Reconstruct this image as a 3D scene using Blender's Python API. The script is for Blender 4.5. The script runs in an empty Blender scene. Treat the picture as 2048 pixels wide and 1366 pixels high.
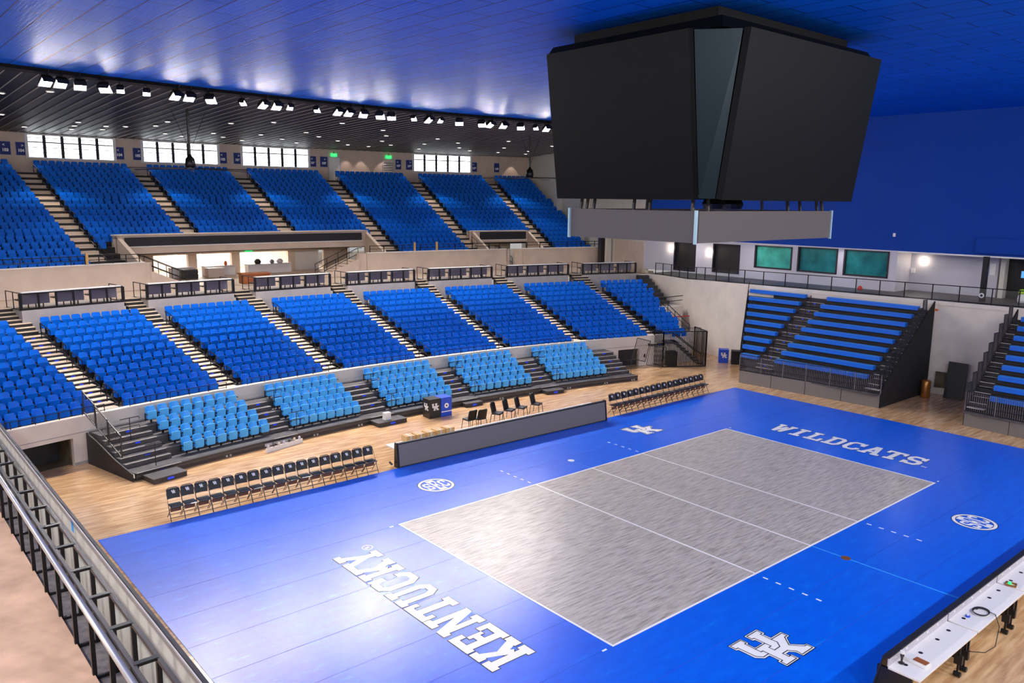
import bpy, bmesh, math, random
from mathutils import Vector, Matrix
random.seed(7)
S = bpy.context.scene
COL = S.collection
PI = math.pi

# ------------------------------------------------------------ camera
CAM = Vector((-21.332, -15.768, 9.982))
yaw, pitch, roll, FPX = 0.864182, -0.174048, 0.011111, 1614.28
f = Vector((math.cos(pitch) * math.cos(yaw), math.cos(pitch) * math.sin(yaw), math.sin(pitch)))
r0 = f.cross(Vector((0, 0, 1))).normalized(); u0 = r0.cross(f)
r1 = r0 * math.cos(roll) + u0 * math.sin(roll); u1 = -r0 * math.sin(roll) + u0 * math.cos(roll)
cam = bpy.data.cameras.new('camera'); camo = bpy.data.objects.new('camera', cam); COL.objects.link(camo)
camo.matrix_world = Matrix(((r1.x, u1.x, -f.x, CAM.x), (r1.y, u1.y, -f.y, CAM.y), (r1.z, u1.z, -f.z, CAM.z), (0, 0, 0, 1)))
cam.sensor_width = 36; cam.lens = 36 * FPX / 2048; cam.clip_end = 300
S.camera = camo

# ------------------------------------------------------------ world, view, main lights
S.view_settings.view_transform = 'Standard'; S.view_settings.look = 'None'
S.view_settings.exposure = 0.42; S.view_settings.gamma = 1.0
W = bpy.data.worlds.new('world'); S.world = W; W.use_nodes = True
W.node_tree.nodes['Background'].inputs[0].default_value = (0.99, 0.96, 0.95, 1)
W.node_tree.nodes['Background'].inputs[1].default_value = 0.34
FLOOD = 390.0          # emission of the flood light lenses
CL = (-2.25, -47.13)   # centre of the lower tier arcs
CU = (3.128, -57.671)  # centre of the upper tier arcs

def lamp(name, kind, loc, power, color=(1, 1, 1), size=1.0, sy=None, target=None, spot=None, blend=0.6):
    l = bpy.data.lights.new(name, kind); l.energy = power; l.color = color
    if kind == 'AREA':
        l.shape = 'RECTANGLE'; l.size = size; l.size_y = sy or size
    else:
        l.shadow_soft_size = size
    if kind == 'SPOT':
        l.spot_size = spot; l.spot_blend = blend
    o = bpy.data.objects.new(name, l); COL.objects.link(o); o.location = loc
    if target is not None:
        d = Vector(target) - Vector(loc); o.rotation_euler = d.to_track_quat('-Z', 'Y').to_euler()
    return o
def P(c, R, th, z=0.0):
    return Vector((c[0] + R * math.sin(th), c[1] + R * math.cos(th), z))
# the flood light rings of the sides behind the camera (same lamps as the visible ring)
for i in range(6):
    lamp('flood_lamp', 'AREA', (-20 + 8 * i, -23, 14.4), 620, (1, .96, .93), 1.2, .6, (-6 + 3 * i, 4, 0))
for i in range(4):
    lamp('flood_lamp', 'AREA', (-27, -14 + 9 * i, 14.4), 520, (1, .96, .93), 1.2, .6, (2, -4 + 5 * i, 1))
# recessed down lights over the upper aisles
AISLES_U = [-.136, -.0655, .0055, .077, .151, .2255]
for th in AISLES_U:
    for R, pw in ((103.0, 1000), (98.5, 950), (94.0, 650)):
        lamp('down_light_beam', 'SPOT', P(CU, R, th, 14.1), pw, (1, .93, .86), .15, target=P(CU, R - .6, th, 6), spot=1.35, blend=.7)
for th in [-.20, -.15, -.10, -.03, .04, .1, .16, .22, .28, .33]:
    lamp('concourse_down_light', 'SPOT', P(CU, 89.5, th, 14.3), 420, (1, .9, .84), .2, target=P(CU, 90.2, th, 4), spot=1.2, blend=.8)
lamp('near_screen_fill', 'AREA', (-24.5, -6, 9.5), 110, (1, .93, .86), 2, 8, (-19.2, -5, 5))  # unseen fill added to brighten the near guard screen
# concession room ceiling lights, end concourse lights
for th in (-.064, -.04, -.012, .006, .03):
    lamp('concession_light', 'AREA', P(CU, 99.6, th, 6.42), 95, (1, .98, .95), 1.6, 1.0, P(CU, 99.6, th, 0))
for y in (19.5, 14, 8.5, 3.5):
    lamp('end_concourse_light', 'AREA', (24.6, y, 7.2), 14, (.95, .93, 1), .6, 1.2, (24.9, y, 0))

# ------------------------------------------------------------ materials
def new_mat(name):
    m = bpy.data.materials.new(name); m.use_nodes = True
    return m, m.node_tree.nodes, m.node_tree.links, m.node_tree.nodes['Principled BSDF']
def srgb(r, g, b):
    f_ = lambda c: (c / 255 / 12.92) if c / 255 <= .04045 else ((c / 255 + .055) / 1.055) ** 2.4
    return (f_(r), f_(g), f_(b), 1)
MAT = {}
def mat(name, col, rough=.5, metal=0, spec=.5, emit=None, es=0, noise=0, nscale=6, bump=0, coat=0, alpha=None):
    m, N, L, b = new_mat(name)
    b.inputs['Base Color'].default_value = srgb(*col); b.inputs['Roughness'].default_value = rough
    b.inputs['Metallic'].default_value = metal; b.inputs['Specular IOR Level'].default_value = spec
    b.inputs['Coat Weight'].default_value = coat
    if emit:
        b.inputs['Emission Color'].default_value = srgb(*emit); b.inputs['Emission Strength'].default_value = es
    if noise or bump:
        tc = N.new('ShaderNodeTexCoord'); n = N.new('ShaderNodeTexNoise')
        n.inputs['Scale'].default_value = nscale; n.inputs['Detail'].default_value = 6
        L.new(tc.outputs['Object'], n.inputs['Vector'])
        if noise:
            mr = N.new('ShaderNodeMapRange'); mr.inputs['From Min'].default_value = .3; mr.inputs['From Max'].default_value = .7
            mr.inputs['To Min'].default_value = 1 - noise; mr.inputs['To Max'].default_value = 1 + noise
            L.new(n.outputs['Fac'], mr.inputs['Value'])
            mx = N.new('ShaderNodeVectorMath'); mx.operation = 'SCALE'; mx.inputs[0].default_value = srgb(*col)[:3]
            L.new(mr.outputs['Result'], mx.inputs['Scale']); L.new(mx.outputs['Vector'], b.inputs['Base Color'])
        if bump:
            bp = N.new('ShaderNodeBump'); bp.inputs['Strength'].default_value = bump
            L.new(n.outputs['Fac'], bp.inputs['Height']); L.new(bp.outputs['Normal'], b.inputs['Normal'])
    MAT[name] = m
    return m
mat('seat_blue', (0, 104, 216), .42, spec=.2)
mat('seat_blue_dark', (6, 76, 180), .42)
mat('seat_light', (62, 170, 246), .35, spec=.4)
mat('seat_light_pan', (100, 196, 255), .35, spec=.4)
mat('black_plastic', (22, 22, 25), .45)
mat('black_metal', (24, 22, 24), .35, metal=.2)
mat('dark_steel', (62, 58, 58), .4, metal=.3)
mat('deck', (78, 74, 74), .55, noise=.3, nscale=3)
mat('deck_dark', (42, 38, 39), .6, noise=.25, nscale=4)
mat('nosing', (190, 182, 172), .5)
mat('concrete_white', (222, 212, 200), .7, noise=.06, nscale=1.2)
mat('concrete_tan', (214, 194, 176), .7, noise=.08, nscale=1.0)
mat('step_tan', (216, 196, 172), .7, noise=.14, nscale=5)
mat('concourse_floor', (200, 180, 160), .4, noise=.08, nscale=1.5)
mat('box_wall', (168, 162, 162), .6, noise=.07, nscale=2)
mat('tier_shaded', (40, 38, 40), .7, noise=.2, nscale=3)  # grey concrete darkened, shade around the seats is in the colour
mat('wall_grey', (196, 192, 200), .55, noise=.04, nscale=1)
mat('wall_pale', (218, 212, 200), .6, noise=.04, nscale=1)
mat('white_paint', (238, 236, 232), .45)
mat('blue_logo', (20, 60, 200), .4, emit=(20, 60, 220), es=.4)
mat('sign_blue', (14, 40, 120), .5)
mat('letter_white', (252, 252, 252), .3, spec=.8)
mat('outline_black', (20, 18, 30), .5)
mat('screen_black', (6, 6, 8), .5, spec=.14)
mat('screen_edge', (16, 34, 44), .3, metal=.3, spec=.3)
mat('ring_grey', (92, 86, 87), .6)
mat('ring_edge', (180, 215, 230), .3, metal=.4)
mat('led_face', (116, 110, 106), .55)
mat('fence_grey', (112, 106, 108), .5)
mat('concourse_near', (206, 166, 134), .7, noise=.28, nscale=1.6)  # strong mottling stands in for the railing's shadow streaks
mat('flood_hot', (255, 255, 255), .4, emit=(255, 246, 240), es=FLOOD * 4)
mat('bench_top_lit', (60, 150, 235), .35)
mat('led_black', (28, 28, 33), .5)
mat('table_white', (240, 236, 232), .4)
mat('cardboard', (214, 170, 110), .7, noise=.1, nscale=8)
mat('brown_wood', (150, 84, 44), .5, noise=.15, nscale=6)
mat('vinyl_black', (38, 38, 42), .3, coat=.3)
mat('frame_dark', (70, 64, 62), .35, metal=.5)
mat('chair_slat', (110, 72, 44), .5)
mat('glass_teal', (40, 120, 116), .12, spec=.6, noise=.35, nscale=1.2)
mat('glass_teal_bright', (70, 170, 150), .12, spec=.6, noise=.3, nscale=1.2)
mat('dark_room', (26, 22, 22), .5, noise=.3, nscale=1.5)
mat('tunnel_dark', (96, 84, 66), .8, noise=.4, nscale=2)
mat('orange', (220, 110, 40), .6)
mat('red', (200, 40, 30), .5)
mat('bin_blue', (30, 80, 210), .4)
mat('bin_dark', (40, 36, 34), .45)
mat('curtain', (22, 20, 22), .85)
mat('yellow', (225, 220, 60), .5)
mat('ledge_grey', (110, 102, 98), .8, noise=.35, nscale=9, bump=.4)
mat('handrail_silver', (205, 200, 195), .3, metal=.7)
mat('panel_grey', (214, 214, 206), .4, noise=.02, nscale=1)
mat('table_grey', (122, 116, 132), .6, noise=.05, nscale=30)
mat('bronze', (165, 105, 50), .3, metal=.5)
mat('green_exit', (20, 200, 90), .4, emit=(30, 230, 110), es=1.6)
mat('lamp_glow', (255, 250, 240), .4, emit=(255, 240, 215), es=14)
mat('can_glow', (255, 250, 240), .4, emit=(255, 245, 230), es=6)
mat('flood_lens', (255, 255, 255), .4, emit=(255, 246, 240), es=FLOOD)
mat('window_glow', (255, 255, 255), .4, emit=(245, 250, 255), es=3.2)
mat('room_glow', (255, 255, 255), .4, emit=(250, 250, 255), es=2.2)
mat('screen_blue', (60, 120, 180), .4, emit=(80, 150, 210), es=1)
mat('green_vest', (170, 220, 40), .6)
mat('skin', (190, 140, 110), .6)
mat('cable', (20, 20, 22), .5)
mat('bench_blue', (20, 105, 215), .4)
mat('bench_light', (70, 160, 235), .4)

def coords(N, L, sc):
    tc = N.new('ShaderNodeTexCoord'); mp = N.new('ShaderNodeMapping'); mp.inputs['Scale'].default_value = sc
    L.new(tc.outputs['Object'], mp.inputs['Vector']); return mp
def ramp(N, pts):
    cr = N.new('ShaderNodeValToRGB'); e = cr.color_ramp.elements
    while len(e) < len(pts): e.new(.5)
    for i, (p, c) in enumerate(pts): e[i].position = p; e[i].color = srgb(*c)
    return cr
def m_wood():
    m, N, L, b = new_mat('maple_floor')
    mp = coords(N, L, (1, 1, 1)); br = N.new('ShaderNodeTexBrick')
    br.inputs['Color1'].default_value = srgb(226, 180, 128); br.inputs['Color2'].default_value = srgb(242, 204, 154)
    br.inputs['Mortar'].default_value = srgb(196, 150, 104); br.inputs['Scale'].default_value = 1.0
    br.inputs['Mortar Size'].default_value = .0; br.inputs['Brick Width'].default_value = 1.7; br.inputs['Row Height'].default_value = .085
    L.new(mp.outputs[0], br.inputs['Vector'])
    mp2 = coords(N, L, (.8, 6, 1)); n = N.new('ShaderNodeTexNoise'); n.inputs['Scale'].default_value = 1.2; n.inputs['Detail'].default_value = 5
    L.new(mp2.outputs[0], n.inputs['Vector'])
    cr = ramp(N, [(.35, (176, 140, 110)), (.62, (255, 255, 255))]); L.new(n.outputs['Fac'], cr.inputs['Fac'])
    mx = N.new('ShaderNodeMix'); mx.data_type = 'RGBA'; mx.blend_type = 'MULTIPLY'; mx.inputs['Factor'].default_value = .55
    L.new(br.outputs['Color'], mx.inputs['A']); L.new(cr.outputs['Color'], mx.inputs['B']); L.new(mx.outputs['Result'], b.inputs['Base Color'])
    b.inputs['Roughness'].default_value = .16; b.inputs['Specular IOR Level'].default_value = .55
    MAT['wood'] = m
m_wood()
def m_mat():
    m, N, L, b = new_mat('mat_blue')
    mp = coords(N, L, (.35, 1.1, 1)); n = N.new('ShaderNodeTexNoise'); n.inputs['Scale'].default_value = 4; n.inputs['Detail'].default_value = 8
    n.inputs['Roughness'].default_value = .7; L.new(mp.outputs[0], n.inputs['Vector'])
    cr = ramp(N, [(.3, (0, 92, 228)), (.6, (0, 106, 240)), (.74, (20, 140, 246))]); L.new(n.outputs['Fac'], cr.inputs['Fac'])
    mp2 = coords(N, L, (1.2, 5, 1)); n2 = N.new('ShaderNodeTexNoise'); n2.inputs['Scale'].default_value = 2.2; n2.inputs['Detail'].default_value = 4
    L.new(mp2.outputs[0], n2.inputs['Vector'])
    cr2 = ramp(N, [(.70, (0, 0, 0)), (.80, (120, 120, 120))]); L.new(n2.outputs['Fac'], cr2.inputs['Fac'])
    mx = N.new('ShaderNodeMix'); mx.data_type = 'RGBA'; mx.inputs['B'].default_value = srgb(120, 190, 250)
    L.new(cr2.outputs['Color'], mx.inputs['Factor']); L.new(cr.outputs['Color'], mx.inputs['A']); L.new(mx.outputs['Result'], b.inputs['Base Color'])
    b.inputs['Roughness'].default_value = .29; b.inputs['Specular IOR Level'].default_value = .8
    bp = N.new('ShaderNodeBump'); bp.inputs['Strength'].default_value = .04; L.new(n.outputs['Fac'], bp.inputs['Height']); L.new(bp.outputs['Normal'], b.inputs['Normal'])
    MAT['mat_blue'] = m
m_mat()
def m_court():
    m, N, L, b = new_mat('court_grey')
    mp = coords(N, L, (.9, 9, 1)); n = N.new('ShaderNodeTexNoise'); n.inputs['Scale'].default_value = 1.6; n.inputs['Detail'].default_value = 5; n.inputs['Roughness'].default_value = .65
    L.new(mp.outputs[0], n.inputs['Vector'])
    cr = ramp(N, [(.36, (150, 142, 134)), (.5, (190, 182, 172)), (.64, (206, 199, 190))]); L.new(n.outputs['Fac'], cr.inputs['Fac'])
    L.new(cr.outputs['Color'], b.inputs['Base Color']); b.inputs['Roughness'].default_value = .32; b.inputs['Specular IOR Level'].default_value = .8
    MAT['court_grey'] = m
m_court()
def m_ceiling():
    m, N, L, b = new_mat('ceiling_blue')
    mp = coords(N, L, (1, 1, 1)); br = N.new('ShaderNodeTexBrick'); br.offset = 0.5
    br.inputs['Color1'].default_value = srgb(0, 96, 222); br.inputs['Color2'].default_value = srgb(0, 104, 232); br.inputs['Mortar'].default_value = srgb(0, 36, 110)
    br.inputs['Scale'].default_value = 1; br.inputs['Mortar Size'].default_value = .02; br.inputs['Brick Width'].default_value = 2.4; br.inputs['Row Height'].default_value = .84
    mp.inputs['Rotation'].default_value = (0, 0, PI / 2); L.new(mp.outputs[0], br.inputs['Vector'])
    L.new(br.outputs['Color'], b.inputs['Base Color']); b.inputs['Roughness'].default_value = .5; b.inputs['Specular IOR Level'].default_value = .08
    mp2 = coords(N, L, (7, .5, 1)); n = N.new('ShaderNodeTexNoise'); n.inputs['Scale'].default_value = 2
    L.new(mp2.outputs[0], n.inputs['Vector'])
    bp = N.new('ShaderNodeBump'); bp.inputs['Strength'].default_value = .25; bp.inputs['Distance'].default_value = .05
    L.new(n.outputs['Fac'], bp.inputs['Height']); L.new(bp.outputs['Normal'], b.inputs['Normal'])
    MAT['ceiling_blue'] = m
    m, N, L, b = new_mat('wall_blue')
    b.inputs['Specular IOR Level'].default_value = .2; b.inputs['Base Color'].default_value = srgb(0, 60, 156); b.inputs['Roughness'].default_value = .6; MAT['wall_blue'] = m
m_ceiling()
def m_black_ceiling():
    m, N, L, b = new_mat('ceiling_black')
    mp = coords(N, L, (.4, 8, 1)); n = N.new('ShaderNodeTexNoise'); n.inputs['Scale'].default_value = 2
    L.new(mp.outputs[0], n.inputs['Vector'])
    cr = ramp(N, [(.4, (12, 11, 13)), (.65, (24, 22, 24))]); L.new(n.outputs['Fac'], cr.inputs['Fac']); L.new(cr.outputs['Color'], b.inputs['Base Color'])
    b.inputs['Roughness'].default_value = .5; b.inputs['Specular IOR Level'].default_value = .3
    bp = N.new('ShaderNodeBump'); bp.inputs['Strength'].default_value = .5; L.new(n.outputs['Fac'], bp.inputs['Height']); L.new(bp.outputs['Normal'], b.inputs['Normal'])
    MAT['ceiling_black'] = m
m_black_ceiling()
def m_curtain():
    m = MAT['curtain']; N = m.node_tree.nodes; L = m.node_tree.links; b = N['Principled BSDF']
    tc = N.new('ShaderNodeTexCoord'); w = N.new('ShaderNodeTexWave'); w.bands_direction = 'X'; w.inputs['Scale'].default_value = 3; w.inputs['Distortion'].default_value = 3
    L.new(tc.outputs['Object'], w.inputs['Vector']); bp = N.new('ShaderNodeBump'); bp.inputs['Strength'].default_value = .8; bp.inputs['Distance'].default_value = .1
    L.new(w.outputs['Fac'], bp.inputs['Height']); L.new(bp.outputs['Normal'], b.inputs['Normal'])
m_curtain()

# ------------------------------------------------------------ mesh helpers
class MB:
    def __init__(s): s.v = []; s.f = []
    def add(s, vs, fs):
        k = len(s.v); s.v += [tuple(v) for v in vs]; s.f += [tuple(i + k for i in q) for q in fs]; return s
    def box(s, x0, y0, z0, x1, y1, z1, M=None):
        vs = [Vector(p) for p in ((x0, y0, z0), (x1, y0, z0), (x1, y1, z0), (x0, y1, z0), (x0, y0, z1), (x1, y0, z1), (x1, y1, z1), (x0, y1, z1))]
        if M: vs = [M @ v for v in vs]
        return s.add(vs, [(3, 2, 1, 0), (4, 5, 6, 7), (0, 1, 5, 4), (1, 2, 6, 5), (2, 3, 7, 6), (3, 0, 4, 7)])
    def bar(s, a, b, w, h=None, up=(0, 0, 1)):
        a = Vector(a); b = Vector(b); h = h or w; d = (b - a); 
        if d.length < 1e-6: return s
        d.normalize(); u = Vector(up)
        if abs(d.dot(u)) > .98: u = Vector((0, 1, 0))
        x = d.cross(u).normalized(); y = x.cross(d)
        vs = []
        for p in (a, b):
            for sx, sy in ((-1, -1), (1, -1), (1, 1), (-1, 1)): vs.append(p + x * (w / 2 * sx) + y * (h / 2 * sy))
        return s.add(vs, [(0, 3, 2, 1), (4, 5, 6, 7), (0, 1, 5, 4), (1, 2, 6, 5), (2, 3, 7, 6), (3, 0, 4, 7)])
    def tube(s, pts, r, n=8):
        pts = [Vector(p) for p in pts]; rings = []
        for i, p in enumerate(pts):
            d = (pts[min(i + 1, len(pts) - 1)] - pts[max(i - 1, 0)]).normalized()
            u = Vector((0, 0, 1)) if abs(d.z) < .9 else Vector((0, 1, 0))
            x = d.cross(u).normalized(); y = x.cross(d)
            rings.append([p + x * (r * math.cos(2 * PI * k / n)) + y * (r * math.sin(2 * PI * k / n)) for k in range(n)])
        vs = [v for q in rings for v in q]; fs = []
        for i in range(len(pts) - 1):
            for k in range(n): fs.append((i * n + k, i * n + (k + 1) % n, (i + 1) * n + (k + 1) % n, (i + 1) * n + k))
        fs.append(tuple(range(n - 1, -1, -1))); fs.append(tuple((len(pts) - 1) * n + k for k in range(n)))
        return s.add(vs, fs)
    def lathe(s, prof, c=(0, 0, 0), n=20):
        vs = []; fs = []
        for (r, z) in prof:
            for k in range(n): vs.append((c[0] + r * math.cos(2 * PI * k / n), c[1] + r * math.sin(2 * PI * k / n), c[2] + z))
        for i in range(len(prof) - 1):
            for k in range(n): fs.append((i * n + k, i * n + (k + 1) % n, (i + 1) * n + (k + 1) % n, (i + 1) * n + k))
        fs.append(tuple(range(n - 1, -1, -1))); fs.append(tuple((len(prof) - 1) * n + k for k in range(n)))
        return s.add(vs, fs)
    def prism(s, poly, ax, a, b):
        """extrude 2D polygon along axis ax (0,1,2) from a to b"""
        n = len(poly); vs = []
        for t in (a, b):
            for (p, q) in poly:
                vs.append({0: (t, p, q), 1: (p, t, q), 2: (p, q, t)}[ax])
        return s.add(vs, [tuple(range(n - 1, -1, -1)), tuple(range(n, 2 * n))] + [(i, (i + 1) % n, n + (i + 1) % n, n + i) for i in range(n)])
    def arc(s, c, prof, t0, t1, n=None, closed=True):
        """sweep a radial (R,z) profile between two azimuths"""
        n = n or max(2, int(abs(t1 - t0) / .012)); m = len(prof); vs = []; fs = []
        for i in range(n + 1):
            th = t0 + (t1 - t0) * i / n
            for (R, z) in prof: vs.append(P(c, R, th, z))
        for i in range(n):
            for k in range(m if closed else m - 1):
                fs.append((i * m + k, i * m + (k + 1) % m, (i + 1) * m + (k + 1) % m, (i + 1) * m + k))
        if closed: fs.append(tuple(range(m - 1, -1, -1))); fs.append(tuple(n * m + k for k in range(m)))
        return s.add(vs, fs)
    def build(s, name, m, parent=None, loc=None, rotz=0, bevel=0, smooth=False, kind=None, label=None, cat=None, group=None, fixn=True):
        me = bpy.data.meshes.new(name); me.from_pydata(s.v, [], s.f); me.update()
        if fixn:
            b = bmesh.new(); b.from_mesh(me); bmesh.ops.recalc_face_normals(b, faces=b.faces); b.to_mesh(me); b.free()
        if smooth:
            for p in me.polygons: p.use_smooth = True
        me.materials.append(MAT[m] if isinstance(m, str) else m)
        o = bpy.data.objects.new(name, me); COL.objects.link(o)
        if parent: o.parent = parent
        if loc is not None: o.location = loc
        o.rotation_euler.z = rotz
        if bevel:
            mod = o.modifiers.new('bevel', 'BEVEL'); mod.width = bevel; mod.segments = 2; mod.limit_method = 'ANGLE'
        tag(o, label, cat, group, kind)
        return o
def tag(o, label=None, cat=None, group=None, kind=None):
    if label: o['label'] = label
    if cat: o['category'] = cat
    if group: o['group'] = group
    if kind: o['kind'] = kind
    return o
def thing(name, label, cat, loc=(0, 0, 0), rotz=0, group=None):
    o = bpy.data.objects.new(name, None); COL.objects.link(o); o.empty_display_size = .2
    o.location = loc; o.rotation_euler.z = rotz; return tag(o, label, cat, group)
def copy_tree(o, parent=None, loc=None, rotz=None, label=None):
    c = o.copy(); COL.objects.link(c)
    if parent: c.parent = parent
    if loc is not None: c.location = loc
    if rotz is not None: c.rotation_euler.z = rotz
    if label: c['label'] = label
    for ch in CH.get(o.name, []): copy_tree(ch, c)
    return c
CH = {}
def reg(o):
    """remember the children of a prototype"""
    CH[o.name] = [x for x in COL.objects if x.parent == o]
    for x in CH[o.name]: reg(x)
    return o
ORD = ['first', 'second', 'third', 'fourth', 'fifth', 'sixth', 'seventh', 'eighth', 'ninth', 'tenth', 'eleventh', 'twelfth', 'thirteenth', 'fourteenth', 'fifteenth', 'sixteenth', 'seventeenth', 'eighteenth', 'nineteenth', 'twentieth']
def text_mesh(body, size, m, parent, loc, rot, name='lettering', ext=.004, off=.012, align='CENTER'):
    cu = bpy.data.curves.new(name, 'FONT'); cu.body = body; cu.size = size; cu.extrude = ext; cu.offset = off
    cu.align_x = align; cu.align_y = 'CENTER'
    t = bpy.data.objects.new(name, cu); COL.objects.link(t)
    dg = bpy.context.evaluated_depsgraph_get(); me = bpy.data.meshes.new_from_object(t.evaluated_get(dg))
    COL.objects.unlink(t); bpy.data.objects.remove(t)
    me.materials.clear(); me.materials.append(MAT[m])
    o = bpy.data.objects.new(name, me); COL.objects.link(o)
    if parent: o.parent = parent
    o.location = loc; o.rotation_euler = rot
    return o
CW = (-.45, -47.13)
def tw(th): return th - .0277
def pw(R, th, z=0): return P(CW, R, tw(th), z)
def struct(mb, name, m, **k): return mb.build(name, m, kind='structure', **k)

# ============================================================ SETTING
struct(MB().box(-34, -26, -.1, 34, 46, 0), 'floor', 'wood')
# lower tier front wall with two tunnel openings
R0 = 65.5
TL0, TL1 = -.245, -.1957; TR0, TR1 = .262, .2854
m = MB()
for a, b in ((-.33, TL0), (TL1, TR0), (TR1, .345)):
    m.arc(CW, [(R0, 0), (R0 + .3, 0), (R0 + .3, 1.83), (R0, 1.83)], tw(a), tw(b))
for a, b in ((TL0, TL1), (TR0, TR1)):
    m.arc(CW, [(R0, 1.07), (R0 + .3, 1.07), (R0 + .3, 1.83), (R0, 1.83)], tw(a), tw(b))
struct(m, 'wall_lower_front', 'concrete_white')
m = MB()
for z in (1.22, ): m.arc(CW, [(R0 - .012, z), (R0 + .01, z), (R0 + .01, z + .03), (R0 - .012, z + .03)], tw(-.33), tw(.345))
m.arc(CW, [(R0 - .02, .0), (R0 + .01, .0), (R0 + .01, .12), (R0 - .02, .12)], tw(TL1), tw(TR0))
struct(m, 'trim_1', 'box_wall')
for i, (a, b) in enumerate(((TL0, TL1), (TR0, TR1))):
    m = MB()
    m.arc(CW, [(R0 + .3, 1.07), (R0 + 5, 1.07), (R0 + 5, 1.12), (R0 + .3, 1.12)], tw(a), tw(b))
    m.arc(CW, [(R0 + 5, 0), (R0 + 5.1, 0), (R0 + 5.1, 1.12), (R0 + 5, 1.12)], tw(a), tw(b))
    m.arc(CW, [(R0 + .3, .001), (R0 + 5, .001), (R0 + 5, .012), (R0 + .3, .012)], tw(a), tw(b))
    for t in (a, b): m.arc(CW, [(R0 + .2, 0), (R0 + 5, 0), (R0 + 5, 1.12), (R0 + .2, 1.12)], tw(t) - .0008, tw(t) + .0008, 2)
    struct(m, 'wall_tunnel', 'tunnel_dark')
# lower tier steps
RW, ZW, TWd, RI = 66.262, 1.345, .7983, .2277
prof = [(66.28, 0), (66.28, ZW)]
for k in range(11):
    e = RW + TWd * k + .2
    prof += [(e, ZW + RI * k), (e, ZW + RI * (k + 1))]
prof = prof[:-1]; prof += [(RW + TWd * 10 + .55, ZW + RI * 10), (RW + TWd * 10 + .55, 0)]
struct(MB().arc(CL, prof, -.33, .30), 'floor_lower_tier', 'tier_shaded')
LSEC = [(-.235, -.180), (-.157, -.102), (-.079, -.024), (0, .055), (.077, .132), (.153, .209), (.232, .290), (.313, .365)]
# part of the tier that carries the last, narrowing section
prof8 = [(R0 + .3, 0), (R0 + .3, ZW)]
for k in range(11):
    e = RW + TWd * k + .2
    w1 = (.341, .341, .343, .343, .345, .347, .351, .354, .356, .358, .358)[k]
    ei = max(e - TWd, 66.28)
    m = MB().arc(CL, [(ei, 0), (e, 0), (e, ZW + RI * k), (ei, ZW + RI * k)], .30, w1)
    struct(m, 'floor_lower_tier', 'tier_shaded')
# platforms with grey walls above the last row
ZP = 4.66
PR0 = 75.55
for i, (a, b) in enumerate(LSEC):
    a2, b2 = a - .0035, (b + .0035 if i < 7 else .372)
    struct(MB().arc(CW, [(PR0, 3.3), (PR0 + 2.1, 3.3), (PR0 + 2.1, ZP), (PR0, ZP)], tw(a2), tw(b2), 6), 'wall_platform', 'box_wall')
# concourse floor
struct(MB().arc(CW, [(77.2, 4.4), (106, 4.4), (106, ZP - .01), (77.2, ZP - .01)], tw(-.33), tw(.40), 40), 'floor_concourse', 'concourse_floor')
# upper tier
UR, UZ, UT, UI = 92.328, 5.56, .6915, .3422
def uprof(k0, k1):
    p = [(UR + UT * (k0 - 1) + .16, ZP if k0 else ZP), (UR + UT * (k0 - 1) + .16, UZ + UI * k0)]
    for k in range(k0, k1 + 1):
        e = UR + UT * k + .16
        p += [(e, UZ + UI * k), (e, UZ + UI * (k + 1))]
    p = p[:-1] + [(UR + UT * k1 + 2.2, UZ + UI * k1), (UR + UT * k1 + 2.2, ZP + 2)]
    return p
def uprof2(k0, k1):
    p = [(UR + UT * (k0 - 1) + .16, UZ + UI * k0 - .5), (UR + UT * (k0 - 1) + .16, UZ + UI * k0)]
    for k in range(k0, k1 + 1):
        e = UR + UT * k + .16
        p += [(e, UZ + UI * k), (e, UZ + UI * (k + 1))]
    p = p[:-1] + [(UR + UT * k1 + .16, UZ + UI * k1 - .7)]
    return p
struct(MB().arc(CU, uprof2(4, 17), -.30, .262), 'floor_upper_tier', 'tier_shaded')
struct(MB().arc(CU, [(104.0, 11.0), (105.6, 11.0), (105.6, 11.38), (104.0, 11.38)], -.30, .27), 'floor_upper_walk', 'step_tan')
for a, b in ((-.30, -.1185), (.064, .158), (.2135, .275)):
    p = [(91.4, ZP), (91.4, UZ)]
    for k in range(4):
        e = UR + UT * k + .16
        p += [(e, UZ + UI * k), (e, UZ + UI * (k + 1))]
    p = p[:-1] + [(UR + UT * 3 + .16, ZP)]
    struct(MB().arc(CU, p, a, b), 'floor_upper_tier', 'tier_shaded')
# upper front walls
wp = [(91.25, ZP), (91.45, ZP), (91.45, 6.2), (91.25, 6.2)]
cap = [(91.2, 6.2), (91.5, 6.2), (91.5, 6.25), (91.2, 6.25)]
m = MB(); c_ = MB()
for a, b in ((-.31, -.115), (.047, .1745), (.191, .279)):
    m.arc(CU, wp, a, b); c_.arc(CU, cap, a, b)
for th, s in ((-.115, 1), (.047, -1), (.1745, 1), (.191, -1)):   # curved returns
    cpt = P(CU, 91.95, th); base = []
    for i in range(6):
        q = -PI / 2 + s * (PI / 2) * i / 5
        base.append(Vector((cpt.x + .6 * math.cos(q) * 1.0, cpt.y + .6 * math.sin(q), 0)))
    for i in range(5):
        m.add([base[i] + Vector((0, 0, ZP)), base[i + 1] + Vector((0, 0, ZP)), base[i + 1] + Vector((0, 0, 6.2)), base[i] + Vector((0, 0, 6.2))], [(0, 1, 2, 3)])
struct(m, 'wall_upper_front', 'concrete_tan'); struct(c_, 'trim_2', 'white_paint')
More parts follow.
